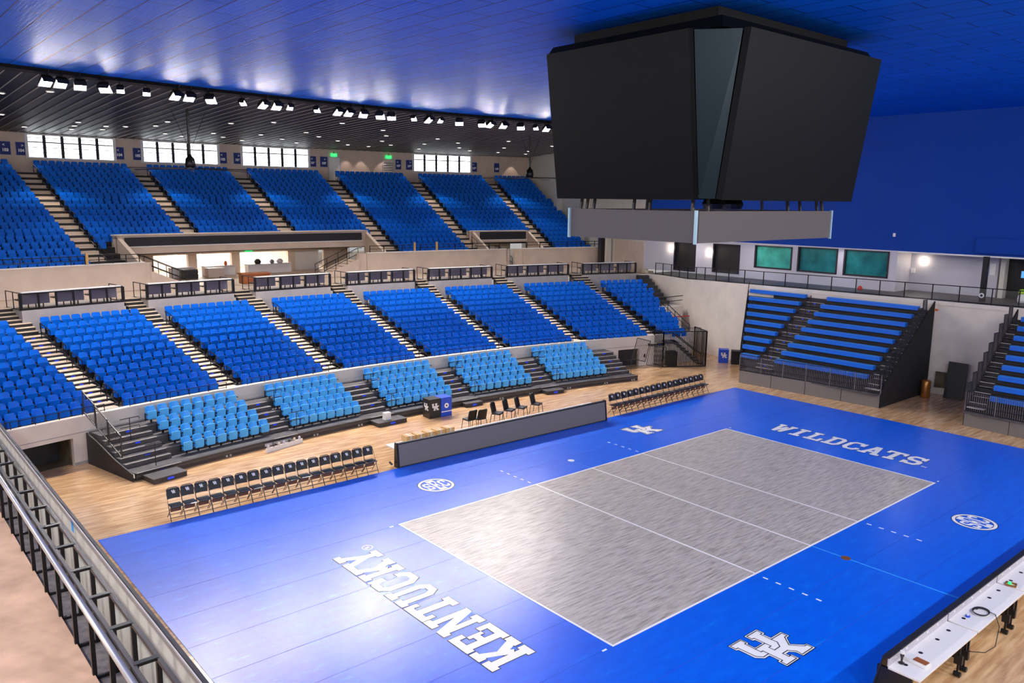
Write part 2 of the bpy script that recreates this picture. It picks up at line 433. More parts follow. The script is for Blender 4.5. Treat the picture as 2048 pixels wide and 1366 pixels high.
# window wall at the top of the upper tier
WR = 105.4; WT = 14.35
WIN = [(-.128, -.075), (-.057, -.0035), (.014, .0675), (.159, .214)]
m = MB(); last = -.31
for a, b in WIN + [(.29, .29)]:
    m.arc(CU, [(WR, 11.0), (WR + .2, 11.0), (WR + .2, WT), (WR, WT)], last, a)
    if b > a:
        m.arc(CU, [(WR, 11.0), (WR + .2, 11.0), (WR + .2, 12.37), (WR, 12.37)], a, b)
        m.arc(CU, [(WR, 13.9), (WR + .2, 13.9), (WR + .2, WT), (WR, WT)], a, b)
    last = b
struct(m, 'wall_window', 'concrete_tan')
for i, (a, b) in enumerate(WIN):
    w = thing('window_%d' % (i + 1), None, None); w['kind'] = 'structure'
    fr = MB()
    for za, zb in ((12.33, 12.43), (13.86, 13.96)): fr.arc(CU, [(WR - .12, za), (WR + .1, za), (WR + .1, zb), (WR - .12, zb)], a - .0008, b + .0008)
    for t in (a, b): fr.arc(CU, [(WR - .12, 12.33), (WR + .1, 12.33), (WR + .1, 13.96), (WR - .12, 13.96)], t - .0009, t + .0009, 2)
    fr.build('window_frame', 'white_paint', w)
    mu = MB()
    for j in range(1, 6):
        t = a + (b - a) * j / 5.0
        if j < 5: mu.arc(CU, [(WR - .02, 12.4), (WR + .07, 12.4), (WR + .07, 13.9), (WR - .02, 13.9)], t - .0009, t + .0009, 2)
    for z, h in ((13.38, .075), (13.05, .04), (12.72, .035), (13.68, .04)): mu.arc(CU, [(WR, z), (WR + .05, z), (WR + .05, z + h), (WR, z + h)], a, b)
    mu.build('mullion', 'outline_black', w)
    MB().arc(CU, [(WR + .12, 12.37), (WR + .14, 12.37), (WR + .14, 13.92), (WR + .12, 13.92)], a, b).build('pane', 'window_glow', w)
# right hand pale wall, from the window wall down to the end wall
e0, e1 = Vector((25.75, 24.0, 0)), Vector((31.75, 45.1, 0)); ed = (e1 - e0).normalized(); en = Vector((ed.y, -ed.x, 0))
def wallseg(a, b, z0, z1, t=.25):
    p = e0 + ed * a; q = e0 + ed * b
    vs = [p, q, q + en * t, p + en * t]
    return MB().add([v + Vector((0, 0, z0)) for v in vs] + [v + Vector((0, 0, z1)) for v in vs], [(0, 1, 2, 3), (7, 6, 5, 4), (0, 4, 5, 1), (1, 5, 6, 2), (2, 6, 7, 3), (3, 7, 4, 0)])
LE = (e1 - e0).length
struct(wallseg(0, LE, 4.66, 15.0), 'wall_right', 'wall_pale')
m = MB()
for s_ in (9.0, 13.9):
    p = e0 + ed * s_ - en * .25
    m.box(-.35, -.25, 7.2, .35, .25, 15, Matrix.Translation(p) @ Matrix.Rotation(math.atan2(ed.y, ed.x), 4, 'Z'))
struct(m, 'trim_3', 'wall_pale')
# corrugated tan panel wall at the concourse corner
m = MB()
for i in range(26):
    p = e0 + ed * (.2 + i * .16) - en * .09
    m.box(-.07, -.04, 4.66, .07, .04, 6.95, Matrix.Translation(p) @ Matrix.Rotation(math.atan2(ed.y, ed.x), 4, 'Z'))
struct(m, 'trim_4', 'concrete_tan')
for s_, ww, mm in ((4.9, .32, 'wall_pale'), (5.9, .5, 'dark_steel')):
    p = e0 + ed * s_ - en * .35
    struct(MB().box(-ww / 2, -.2, 4.66, ww / 2, .2, 7.6, Matrix.Translation(p) @ Matrix.Rotation(math.atan2(ed.y, ed.x), 4, 'Z')), 'trim_5', mm)
# blue end wall above the end concourse
struct(MB().box(25.75, -27, 7.3, 26.1, 24.2, 15.2), 'wall_blue_end', 'wall_blue')
m = MB(); m.box(25.72, -27, 7.24, 25.76, 24, 7.32)
struct(m, 'trim_6', 'white_paint')
# black beam along the foot of the blue wall, right part
struct(MB().box(25.6, -27, 7.45, 25.75, 1.2, 8.25), 'trim_7', 'wall_blue')
# end concourse: floor slab, lower wall, back wall
ZE = 4.97
def yx(y): return 22.15 + (13.8 - y) * .09     # x of the curved lower end wall at y
ys = [23.6, 22, 20.5, 18.7, 17.4, 16, 14.5, 12.85, 10, 6, 2, -2, -6, -10, -16]
def lerp_(y, t):
    for (a, p), (b, q) in zip(t[:-1], t[1:]):
        if a <= y <= b: return p + (q - p) * (y - a) / (b - a)
    return t[-1][1]
def wx(y): return yx(y) if y < 12.85 else lerp_(y, [(12.85, 22.24), (14.5, 22.5), (16, 22.95), (18.7, 24.0), (21.5, 25.0), (24, 25.4)])
def ze(y): return ZE if y < 13 else lerp_(y, [(13, 4.97), (16, 4.87), (18.7, 4.70), (25, 4.665)])
m = MB(); n = len(ys)
vs = [(wx(y), y, ze(y) if z else 0) for z in (0, ZE) for y in ys]
m.add(vs, [(i, i + 1, n + i + 1, n + i) for i in range(n - 1)])
vs = [(wx(y), y, ze(y)) for y in ys] + [(33, y, ze(y)) for y in ys]
struct(m, 'wall_end_lower', 'concrete_white', fixn=False)
struct(MB().add(vs, [(i, n + i, n + i + 1, i + 1) for i in range(n - 1)]), 'floor_end_concourse', 'deck')
m = MB()
vs = [(wx(y) - .03, y, ze(y) + z) for z in (-.22, 0) for y in ys]
m.add(vs, [(i, i + 1, n + i + 1, n + i) for i in range(n - 1)])
vs = [(wx(y) - .02, y, z) for z in (2.9, 2.93) for y in ys]
m.add(vs, [(i, i + 1, n + i + 1, n + i) for i in range(n - 1)])
struct(m, 'trim_8', 'concrete_white')
BX = 25.7
win = [(15.84, 17.93, 5.2, 7.15, 'dark_room'), (11.98, 14.62, 5.75, 7.2, 'glass_teal_bright'), (8.93, 11.5, 5.72, 7.25, 'glass_teal'), (5.8, 8.45, 5.72, 7.25, 'glass_teal'), (19.46, 21.3, 5.1, 7.15, 'dark_room')]
m = MB()
segs = [(21.3, 24.2), (17.93, 19.46), (14.62, 15.84), (11.5, 11.98), (8.45, 8.93), (5.5, 5.8)]
for a, b in segs: m.box(BX, a, ZE, BX + .25, b, 7.3)
for a, b, z0, z1, mm in win:
    m.box(BX, a, ZE, BX + .25, b, z0); m.box(BX, a, z1, BX + .25, b, 7.3)
m.box(BX, 5.3, ZE, 27.6, 5.5, 7.3); m.box(27.5, .6, ZE, 27.75, 5.4, 7.3)
struct(m, 'wall_end_back', 'wall_grey')
for i, (a, b, z0, z1, mm) in enumerate(win):
    w = thing('window_%d' % (i + 5), None, None); w['kind'] = 'structure'
    MB().box(BX + .14, a, z0, BX + .16, b, z1).build('pane', mm, w)
    fr = MB()
    for y in (a, b): fr.box(BX - .03, y - .05, z0 - .03, BX + .14, y + .05, z1)
    fr.box(BX - .03, a, z1 - .06, BX + .14, b, z1); fr.box(BX - .03, a, z0 - .03, BX + .14, b, z0 + .06)
    fr.build('window_frame', 'outline_black', w)
# the opening behind the last railing bays
struct(MB().box(27.9, -8, ZE, 28.0, .7, 7.3), 'wall_end_glass', 'dark_room')
m = MB()
for y in (.35, -.95, -3, -5): m.box(27.4, y - .12, ZE, 27.9, y + .12, 7.3)
struct(m, 'trim_9', 'wall_pale')
# ---- ceiling: blue field inside the light ring, black ceiling outside
LR = 81.3; ZC = 14.92
m = MB(); pts = [(-40, -26)]
ring = [(P(CU, LR, -.50 + .88 * i / 60)) for i in range(61)]
vs = [Vector((-36, -26, ZC)), Vector((27, -26, ZC))] + [Vector((p.x, p.y, ZC)) for p in reversed(ring) if -36 < p.x < 27]
struct(MB().add(vs, [tuple(range(len(vs)))]), 'ceiling', 'ceiling_blue', fixn=False)
struct(MB().arc(CU, [(LR, 14.78), (LR + .35, 14.72), (LR + .35, 15.3), (LR, 15.3)], -.50, .33, 60), 'ceiling_edge', 'ceiling_black')
struct(MB().arc(CU, [(LR, 14.78), (WR + .3, 13.98), (WR + .3, 14.4), (LR, 15.3)], -.50, .33, 60), 'ceiling_black', 'ceiling_black')
def czb(R): return 14.78 + (13.98 - 14.78) * (R - LR) / (WR - LR)
m = MB()
x = -22.0
while x < 33:
    def Rof(y): return math.hypot(x - CU[0], y - CU[1])
    ya = CU[1] + math.sqrt((LR + .5) ** 2 - (x - CU[0]) ** 2); yb = CU[1] + math.sqrt((WR - .1) ** 2 - (x - CU[0]) ** 2)
    if x > 26: ya = max(ya, 24 + (x - 25.75) * 3.5)
    if yb > ya: m.bar((x, ya, czb(Rof(ya)) - .015), (x, yb, czb(Rof(yb)) - .015), .03, .03)
    x += .62
struct(m, 'trim_10', 'box_wall')  # pale seam strips, reflected window light is put into their colour
# ============================================================ COURT MAT
mt = thing('volleyball_mat', 'blue sports mat with grey centre court laid over the wooden floor', 'sports mat')
MB().box(-16.05, -9.02, 0.0, 15.85, 9.02, .014).build('base_sheet', 'mat_blue', mt)
HX, HY = 8.6, 4.5
MB().box(-HX, -HY, .014, HX, HY, .018).build('court_surface', 'court_grey', mt)
ln = MB(); z0, z1 = .018, .0215
for x in (-HX, HX - .06): ln.box(x, -HY, z0, x + .06, HY, z1)
for y in (-HY, HY - .06): ln.box(-HX + .06, y, z0, HX - .06, y + .06, z1)
for x in (-2.867, 2.867, 0): ln.box(x - .028, -HY + .06, z0, x + .028, HY - .06, z1)
for sx in (-2.9, 2.93):
    for sy in (1, -1):
        for k in range(5):
            y = sy * (4.72 + .385 * k); ln.box(sx - .025, min(y, y + sy * .15), .014, sx + .025, max(y, y + sy * .15), .018)
for sx in (-8.85, 8.85):
    for sy in (1, -1): ln.box(sx - .07, sy * 4.47 - .025, .014, sx + .07, sy * 4.47 + .025, .018)
ln.build('court_lines', 'letter_white', mt)
sm = MB()
for k in range(-6, 7):
    y = 1.49 * k
    if abs(y) < 4.4:
        sm.box(-16.04, y - .009, .014, -HX, y + .009, .0165); sm.box(HX, y - .004, .014, 15.84, y + .004, .0155)
    else: sm.box(-16.04, y - .009, .014, 15.84, y + .009, .0165)
sm.build('sheet_seam', 'bin_blue', mt)
MB().box(-.02, -8.95, .014, .02, -4.5, .0175).build('centre_tape', 'seat_light', mt)
MB().box(-.01, 4.5, .014, .01, 5.4, .0165).build('centre_tape', 'seat_light', mt)
for y in (-5.55, 5.6):
    MB().lathe([(.13, 0), (.13, .012), (.1, .018)], (0, y, .0155)).build('floor_plate', 'bronze' if y < 0 else 'white_paint', mt)
# slab lettering
def R_(a, b, c, d): return [(a, b), (c, b), (c, d), (a, d)]
sf = .17
GL = {
 'K': [R_(.1, 0, .36, 1), R_(0, 0, .46, sf), R_(0, 1 - sf, .46, 1), [(.3, .34), (.46, .24), (.92, .9), (.66, .9)], R_(.56, 1 - sf, 1, 1), [(.38, .5), (.62, .6), (.96, .1), (.66, .1)], R_(.56, 0, 1.02, sf)],
 'E': [R_(.1, 0, .36, 1), R_(0, 0, .9, sf), R_(0, 1 - sf, .88, 1), R_(.3, .42, .66, .58), R_(.7, .08, .9, .34), R_(.68, .68, .88, .92), R_(.54, .33, .68, .67)],
 'N': [R_(.1, 0, .32, 1), R_(0, 0, .44, sf), R_(0, 1 - sf, .32, 1), [(.08, 1), (.36, 1), (.94, 0), (.66, 0)], R_(.7, 0, .92, 1), R_(.58, 1 - sf, 1.04, 1)],
 'T': [R_(.36, 0, .64, 1), R_(.22, 0, .78, sf), R_(0, 1 - sf, 1, 1), R_(0, .68, .18, 1), R_(.82, .68, 1, 1)],
 'U': [R_(.1, .18, .34, 1), R_(.66, .18, .9, 1), R_(0, 1 - sf, .44, 1), R_(.56, 1 - sf, 1, 1), [(.1, .2), (.3, 0), (.7, 0), (.9, .2), (.66, .28), (.58, sf), (.42, sf), (.34, .28)]],
 'C': [R_(.04, .22, .3, .78), [(.04, .22), (.26, 0), (.74, 0), (.94, .2), (.94, .34), (.7, .34), (.7, .26), (.62, sf), (.38, sf), (.3, .26)], [(.04, .78), (.3, .74), (.38, 1 - sf), (.62, 1 - sf), (.7, .74), (.7, .62), (.96, .62), (.96, 1), (.86, 1), (.8, .95), (.7, 1), (.26, 1)]],
 'Y': [R_(.37, 0, .63, .5), R_(.24, 0, .76, sf), [(.37, .36), (.56, .5), (.3, .92), (.04, .92)], [(.63, .36), (.44, .5), (.7, .92), (.96, .92)], R_(-.06, 1 - sf, .42, 1), R_(.58, 1 - sf, 1.06, 1)],
 'W': [[(.02, .9), (.26, .9), (.42, 0), (.2, 0)], [(.2, 0), (.42, 0), (.62, .8), (.44, .8)], [(.58, 0), (.8, 0), (.62, .8), (.44, .8)], [(.98, .9), (.74, .9), (.58, 0), (.8, 0)], R_(-.06, 1 - sf, .36, 1), R_(.64, 1 - sf, 1.06, 1)],
 'I': [R_(.36, 0, .64, 1), R_(.2, 0, .8, sf), R_(.2, 1 - sf, .8, 1)],
 'L': [R_(.14, 0, .4, 1), R_(.02, 0, .94, sf), R_(.02, 1 - sf, .56, 1), R_(.74, .06, .94, .4)],
 'D': [R_(.12, 0, .38, 1), R_(0, 0, .5, sf), R_(0, 1 - sf, .5, 1), [(.4, 0), (.72, 0), (.94, .2), (.7, .28), (.6, sf), (.4, sf)], [(.4, 1), (.72, 1), (.94, .8), (.7, .72), (.6, 1 - sf), (.4, 1 - sf)], R_(.7, .2, .94, .8)],
 'A': [[(.04, 0), (.28, 0), (.62, 1), (.36, 1)], [(.96, 0), (.72, 0), (.38, 1), (.64, 1)], R_(.28, .24, .72, .4), R_(-.06, 0, .38, sf), R_(.62, 0, 1.06, sf), R_(.3, .86, .66, 1)],
 'S': [[(.04, 0), (.14, 0), (.22, .06), (.3, 0), (.74, 0), (.94, .2), (.7, .28), (.62, sf), (.38, sf), (.3, .26), (.3, .34), (.04, .34)], [(.94, .2), (.94, .42), (.8, .57), (.42, .6), (.3, .68), (.06, .6), (.2, .43), (.6, .4), (.7, .34), (.7, .26)], [(.06, .58), (.3, .66), (.3, .74), (.38, 1 - sf), (.62, 1 - sf), (.7, .74), (.7, .66), (.94, .66), (.94, 1), (.84, 1), (.76, .94), (.68, 1), (.26, 1), (.06, .8)]],
}
def slab(word, origin, dx, dy, adv, h, wd, name, z=.0195, adj=None):
    g = MB(); o = MB(); dx = Vector(dx); dy = Vector(dy)
    for i, ch in enumerate(word):
        for pi_, poly in enumerate(GL[ch]):
            for mb, zz, gr in ((g, z + .0007 * pi_, 0), (o, z - .0025 + .0002 * pi_, .022)):
                cx = sum(p[0] for p in poly) / len(poly) * wd; cy = sum(p[1] for p in poly) / len(poly) * h
                pts = []
                for (px, py) in poly:
                    x = px * wd; y = py * h
                    if gr: x += gr * (1 if x > cx else -1); y += gr * (1 if y > cy else -1)
                    pts.append(Vector(origin) + dx * (adv * i + x) + dy * y + Vector((0, 0, zz)))
                mb.add(pts, [tuple(range(len(pts)))])
    for mb, mm, nn in ((g, 'letter_white', name), (o, 'outline_black', name + '_outline')):
        ob = mb.build(nn, mm, mt, fixn=False)
slab('KENTUCKY', (-10.1, -3.54, 0), (0, 1, 0), (-1, 0, 0), .888, 1.24, .83, 'lettering')
slab('WILDCATS', (10.02, 3.3, 0), (0, -1, 0), (1, 0, 0), .825, 1.22, .78, 'lettering')
rg = MB()
for R1, R2 in ((.13, .16),):
    n = 20; vs = [(-10.2 + r * math.cos(2 * PI * k / n), 3.62 + r * math.sin(2 * PI * k / n), .0185) for r in (R1, R2) for k in range(n)]
    rg.add(vs, [(k, (k + 1) % n, n + (k + 1) % n, n + k) for k in range(n)])
rg.build('registered_mark_ring', 'letter_white', mt, fixn=False)
text_mesh('R', .2, 'letter_white', mt, (-10.2, 3.62, .0185), (0, 0, PI / 2), 'registered_mark', .001, .004)
text_mesh('TM', .16, 'letter_white', mt, (10.12, -3.42, .0185), (0, 0, -PI / 2), 'trade_mark', .001, .006)
UKP = [(-.706, .655), (-.224, .654), (-.22, .424), (-.28, .412), (-.275, .228), (.012, .228), (.004, .402), (-.061, .418), (-.055, .665), (.445, .665), (.453, .433), (.375, .418), (.385, .234), (.795, .234), (.8, .002), (.678, -.008), (.488, -.198), (.72, -.42), (.797, -.423), (.8, -.655), (.279, -.658), (.275, -.474), (.174, -.367), (.049, -.37), (.055, -.443), (.12, -.443), (.121, -.66), (-.38, -.66), (-.375, -.411), (-.308, -.405), (-.31, -.172), (-.486, -.171), (-.648, -.018), (-.652, .4), (-.712, .42)]
UKL = [[(-.66, .618), (-.259, .617), (-.261, .465), (-.323, .465), (-.32, .039), (-.252, .037), (-.249, -.457), (-.325, -.457), (-.332, -.61), (.07, -.61), (.075, -.463), (0, -.463), (0, -.306), (.2, -.306), (.338, -.46), (.315, -.605), (.752, -.605), (.755, -.459), (.67, -.458), (.431, -.206), (.657, .045), (.754, .043), (.753, .186), (.324, .186), (.327, .473), (.402, .473), (.4, .62), (-.005, .62), (-.01, .474), (.063, .468), (.064, .186), (-.327, .186)],
 [(-.66, .618), (-.663, .466), (-.59, .462), (-.576, .019), (-.458, -.113), (-.259, -.111)], [(.064, .186), (.075, .032), (-.016, .032), (-.016, -.112), (.208, -.107), (.335, .038), (.322, .186)]]
def uk(parent, loc, s=1.0, rx=None, name='college_logo'):
    g = MB(); g.add([(x * s, y * s, 0) for x, y in UKP], [tuple(range(len(UKP)))])
    a = g.build(name, 'letter_white', parent, fixn=False)
    l = MB(); w = .012 * s
    def rib(pl, cl, wd, z=.002):
        q = pl + [pl[0]] if cl else pl
        for (ax, ay), (bx, by) in zip(q[:-1], q[1:]):
            d = math.hypot(bx - ax, by - ay)
            if d < 1e-5: continue
            ux, uy = (bx - ax) / d, (by - ay) / d; e = wd
            ax_, ay_, bx_, by_ = (ax * s - ux * e, ay * s - uy * e, bx * s + ux * e, by * s + uy * e)
            l.add([(ax_ - uy * wd, ay_ + ux * wd, z), (bx_ - uy * wd, by_ + ux * wd, z), (bx_ + uy * wd, by_ - ux * wd, z), (ax_ + uy * wd, ay_ - ux * wd, z)], [(3, 2, 1, 0)])
    rib(UKP, True, .009 * s, .0016)
    for q in UKL: rib(q, False, w)
    b = l.build('logo_outline', 'outline_black', a, fixn=False)
    a.location = loc
    if rx is not None: a.rotation_euler = rx
    return a
uk(mt, (-5.85, -6.8, .0165), 1.0)
uk(mt, (5.45, 6.72, .0165), 1.0)
for cx, cy in ((-5.66, 6.64), (5.76, -6.84)):
    g = MB(); n = 40
    for r1_, r2_ in ((.545, .64),):
        vs = [(cx + r * math.cos(2 * PI * k / n), cy + r * math.sin(2 * PI * k / n), .018) for r in (r1_, r2_) for k in range(n)]
        g.add(vs, [(k, (k + 1) % n, n + (k + 1) % n, n + k) for k in range(n)])
    for ch, x, h, w_ in (('S', -.47, .62, .32), ('E', -.15, 1.02, .34), ('C', .17, .66, .30)):
        for pi_, poly in enumerate(GL[ch]):
            pts = [(cx + x + p * w_ * 1.02, cy - h / 2 + q * h, .018 + .0007 * pi_) for p, q in poly]
            g.add(pts, [tuple(range(len(pts)))])
    g.build('conference_logo', 'letter_white', mt, fixn=False)
    o = MB(); vs = [(cx + r * math.cos(2 * PI * k / n), cy + r * math.sin(2 * PI * k / n), .0165) for r in (.525, .665) for k in range(n)]
    o.add(vs, [(k, (k + 1) % n, n + (k + 1) % n, n + k) for k in range(n)]); o.build('logo_ring_outline', 'outline_black', mt, fixn=False)

# ============================================================ UPPER BANNER BOXES AND CONCESSION ROOM
def chk(a, b, R0_, R1_, zt0, zt1, zb):
    """sloping cheek wall along a radius at azimuth a"""
    p0, p1 = P(CU, R0_, a), P(CU, R1_, a); t = Vector((math.cos(a), -math.sin(a), 0)) * b
    vs = [p0, p0 + t, p1 + t, p1]
    return [v + Vector((0, 0, zb)) for v in vs] + [vs[0] + Vector((0, 0, zt0)), vs[1] + Vector((0, 0, zt0)), vs[2] + Vector((0, 0, zt1)), vs[3] + Vector((0, 0, zt1))]
CF = [(3, 2, 1, 0), (4, 5, 6, 7), (0, 1, 5, 4), (1, 2, 6, 5), (2, 3, 7, 6), (3, 0, 4, 7)]
m = MB()
m.arc(CU, [(94.2, 6.92), (95.0, 6.92), (95.0, 7.62), (94.2, 7.62)], -.1185, .0635)
m.arc(CU, [(94.2, 6.5), (97.8, 6.5), (97.8, 6.92), (94.2, 6.92)], -.1185, .0635)
m.arc(CU, [(94.12, 7.6), (95.0, 7.6), (95.0, 7.66), (94.12, 7.66)], -.119, .064)
m.add(chk(-.1185, .25, 91.4, 94.4, 6.25, 7.6, 4.66), CF); m.add(chk(.062, .25, 91.4, 94.4, 6.25, 7.6, 4.66), CF)
struct(m, 'wall_vomitory', 'concrete_tan')
b = thing('ribbon_display', 'long black ribbon display on the fascia above the concession counter', 'ribbon display', (0, 0, 0))
MB().arc(CU, [(94.08, 6.97), (94.18, 6.97), (94.18, 7.5), (94.08, 7.5)], -.114, .0585).build('display_face', 'led_black', b)
MB().arc(CU, [(94.1, 6.9), (94.2, 6.9), (94.2, 6.97), (94.1, 6.97)], -.1145, .059).build('display_frame', 'white_paint', b)
m = MB()
m.arc(CU, [(94.0, 6.72), (95.0, 6.72), (95.0, 7.5), (94.0, 7.5)], .158, .2135)
m.add(chk(.158, .2, 91.6, 94.2, 6.2, 7.5, 4.66), CF); m.add(chk(.212, .2, 91.6, 94.2, 6.2, 7.5, 4.66), CF)
m.arc(CU, [(94.0, 6.6), (97.5, 6.6), (97.5, 6.72), (94.0, 6.72)], .158, .2135)
struct(m, 'wall_vomitory', 'concrete_tan')
b = thing('ribbon_display', 'short black ribbon display above the narrow stair opening below the section 108 seats', 'ribbon display', (0, 0, 0))
MB().arc(CU, [(93.86, 6.82), (93.98, 6.82), (93.98, 7.42), (93.86, 7.42)], .165, .2095).build('display_face', 'led_black', b)
MB().arc(CU, [(93.84, 6.76), (93.98, 6.76), (93.98, 6.82), (93.84, 6.82)], .1645, .21).build('display_frame', 'white_paint', b)
# doorway wall behind the small opening
m = MB()
m.arc(CU, [(97.3, ZP), (97.5, ZP), (97.5, 6.6), (97.3, 6.6)], .158, .178); m.arc(CU, [(97.3, ZP), (97.5, ZP), (97.5, 6.6), (97.3, 6.6)], .186, .2135)
struct(m, 'wall_vomitory_back', 'wall_pale')
struct(MB().arc(CU, [(97.6, ZP), (97.7, ZP), (97.7, 6.6), (97.6, 6.6)], .176, .188), 'door_1', 'room_glow')
# concession room
m = MB()
for a, b_ in ((-.1185, -.083), (-.0595, -.0535), (-.0285, -.0225), (.0145, .0195), (.0435, .0635)):
    m.arc(CU, [(97.5, ZP), (97.8, ZP), (97.8, 6.5), (97.5, 6.5)], a, b_, 4)
m.arc(CU, [(97.5, 6.12), (97.8, 6.12), (97.8, 6.5), (97.5, 6.5)], -.0835, .044)
struct(m, 'wall_concession', 'concrete_tan')
m = MB(); m.arc(CU, [(103.0, ZP), (103.2, ZP), (103.2, 6.5), (103.0, 6.5)], -.1185, .0635)
m.arc(CU, [(97.8, 6.45), (103.2, 6.45), (103.2, 6.5), (97.8, 6.5)], -.1185, .0635)
m.arc(CU, [(97.8, ZP), (98.0, ZP), (98.0, 6.4), (97.8, 6.4)], .0200, .0405)
struct(m, 'wall_concession_back', 'white_paint')
for i, (a, b_, z0, z1) in enumerate(((-.083, -.064, 5.6, 6.1), (-.052, -.046, 5.4, 6.1), (-.0345, -.029, 5.5, 6.2), (-.0195, .009, 5.75, 6.15))):
    w = thing('window_%d' % (10 + i), None, None); w['kind'] = 'structure'
    MB().arc(CU, [(102.9, z0), (102.94, z0), (102.94, z1), (102.9, z1)], a, b_, 4).build('pane', 'room_glow', w)
def box_at(c, R, th, w, d, h, z, name, m, label=None, cat=None, parts=(), group=None, bevel=.01):
    loc = P(c, R, th, z)
    if parts:
        t = thing(name, label, cat, loc, -th, group)
        MB().box(-w / 2, -d / 2, 0, w / 2, d / 2, h).build('body', m, t, bevel=bevel)
        for (pn, x0, y0, z0, x1, y1, z1, pm) in parts: MB().box(x0, y0, z0, x1, y1, z1).build(pn, pm, t)
        return t
    return MB().box(-w / 2, -d / 2, 0, w / 2, d / 2, h).build(name, m, loc=loc, rotz=-th, bevel=bevel, label=label, cat=cat, group=group)
cl = [(-.0665, 'left bay'), (-.041, 'middle bay left of the pillar'), (-.004, 'wide bay under the exit sign')]
for (th, w, nm) in ((-.067, 1.5, 'white service counter in the left opening of the concession room'), (-.041, 2.1, 'white service counter in the middle opening of the concession room'), (-.004, 3.2, 'long white service counter in the widest opening of the concession room')):
    box_at(CU, 96.9, th, w, .6, .62, ZP, 'service_counter', 'white_paint', nm, 'counter', (('counter_top', -w / 2 - .04, -.34, .62, w / 2 + .04, .34, .66, 'wall_grey'),))
box_at(CU, 95.9, -.066, .9, .6, .6, ZP, 'storage_rack', 'dark_steel', 'low black rack in front of the left concession opening', 'rack', (('shelf', -.48, -.32, .2, .48, .32, .24, 'black_plastic'), ('shelf', -.48, -.32, .42, .48, .32, .46, 'black_plastic')))
box_at(CU, 96.0, -.048, 1.1, .6, .58, ZP, 'cabinet', 'concrete_tan', 'tan cabinet with white top at the middle concession opening', 'cabinet', (('cabinet_top', -.58, -.33, .58, .58, .33, .62, 'table_white'),))
t = thing('crate_table', 'brown wooden table crate behind the third rail box', 'table', P(CL, 79.2, .012, ZP), -.012)
MB().box(-.85, -.4, .1, .85, .4, .66).build('body', 'brown_wood', t, bevel=.02); MB().box(-.9, -.45, .66, .9, .45, .74).build('table_top', 'brown_wood', t)
for i, (th, z, w, h, mm, nm) in enumerate(((-.0358, 5.34, .22, .3, 'orange', 'orange pot on the middle concession counter'), (-.012, 5.34, .5, .34, 'black_metal', 'dark machine on the concession counter nearest the exit sign'), (-.001, 5.34, .34, .26, 'table_grey', 'grey box on the long concession counter'), (.005, 5.34, .5, .3, 'wall_grey', 'pale grey equipment on the right end of the concession counter'))):
    MB().lathe([(w * .35, 0), (w * .5, h * .4), (w * .42, h * .7), (w * .2, h)], n=10).build('counter_item' if i else 'pot', mm, loc=P(CU, 96.9, th, 5.33), label=nm, cat='equipment' if i else 'pot', smooth=True)
# exit signs
def exit_sign(th, R, z, nm):
    t = thing('exit_sign', nm, 'exit sign', P(CU, R, th, z), -th)
    MB().box(-.26, -.03, -.12, .26, .03, .12).build('sign_face', 'green_exit', t)
    MB().box(-.02, -.02, .12, .02, .02, .3).build('bracket', 'black_metal', t)
    text_mesh('EXIT', .2, 'letter_white', t, (0, -.034, 0), (PI / 2, 0, 0), 'lettering', .001, .006)
exit_sign(-.0165, 97.3, 6.31, 'green EXIT sign above the concession room opening')
exit_sign(.0885, WR - .1, 13.52, 'green EXIT sign above the white door right of sign 107')
exit_sign(.1365, WR - .1, 13.54, 'green EXIT sign above the louvre door left of the 107 and 108 signs')
exit_sign(.184, 97.2, 6.45, 'green EXIT sign above the small stair opening under the short ribbon display')
# doors on the top walkway
for i, (a, b_, mm) in enumerate(((.0838, .0938, 'white_paint'), (.1315, .1405, 'concrete_white'))):
    d = thing('door_%d' % (i + 2), None, None); d['kind'] = 'structure'
    MB().arc(CU, [(WR - .05, 11.38), (WR - .01, 11.38), (WR - .01, 13.3), (WR - .05, 13.3)], a, b_, 3).build('door_leaf', mm, d)
    fr = MB()
    for t_ in (a, b_): fr.arc(CU, [(WR - .08, 11.38), (WR, 11.38), (WR, 13.36), (WR - .08, 13.36)], t_ - .0004, t_ + .0004, 2)
    fr.arc(CU, [(WR - .08, 13.3), (WR, 13.3), (WR, 13.36), (WR - .08, 13.36)], a, b_, 3); fr.build('door_frame', 'wall_grey', d)
    if i:
        lv = MB()
        for k in range(6): lv.arc(CU, [(WR - .09, 12.0 + k * .2), (WR - .04, 12.0 + k * .2), (WR - .04, 12.05 + k * .2), (WR - .09, 12.03 + k * .2)], a + .0005, b_ - .0005, 3)
        lv.build('louvre', 'dark_steel', d)
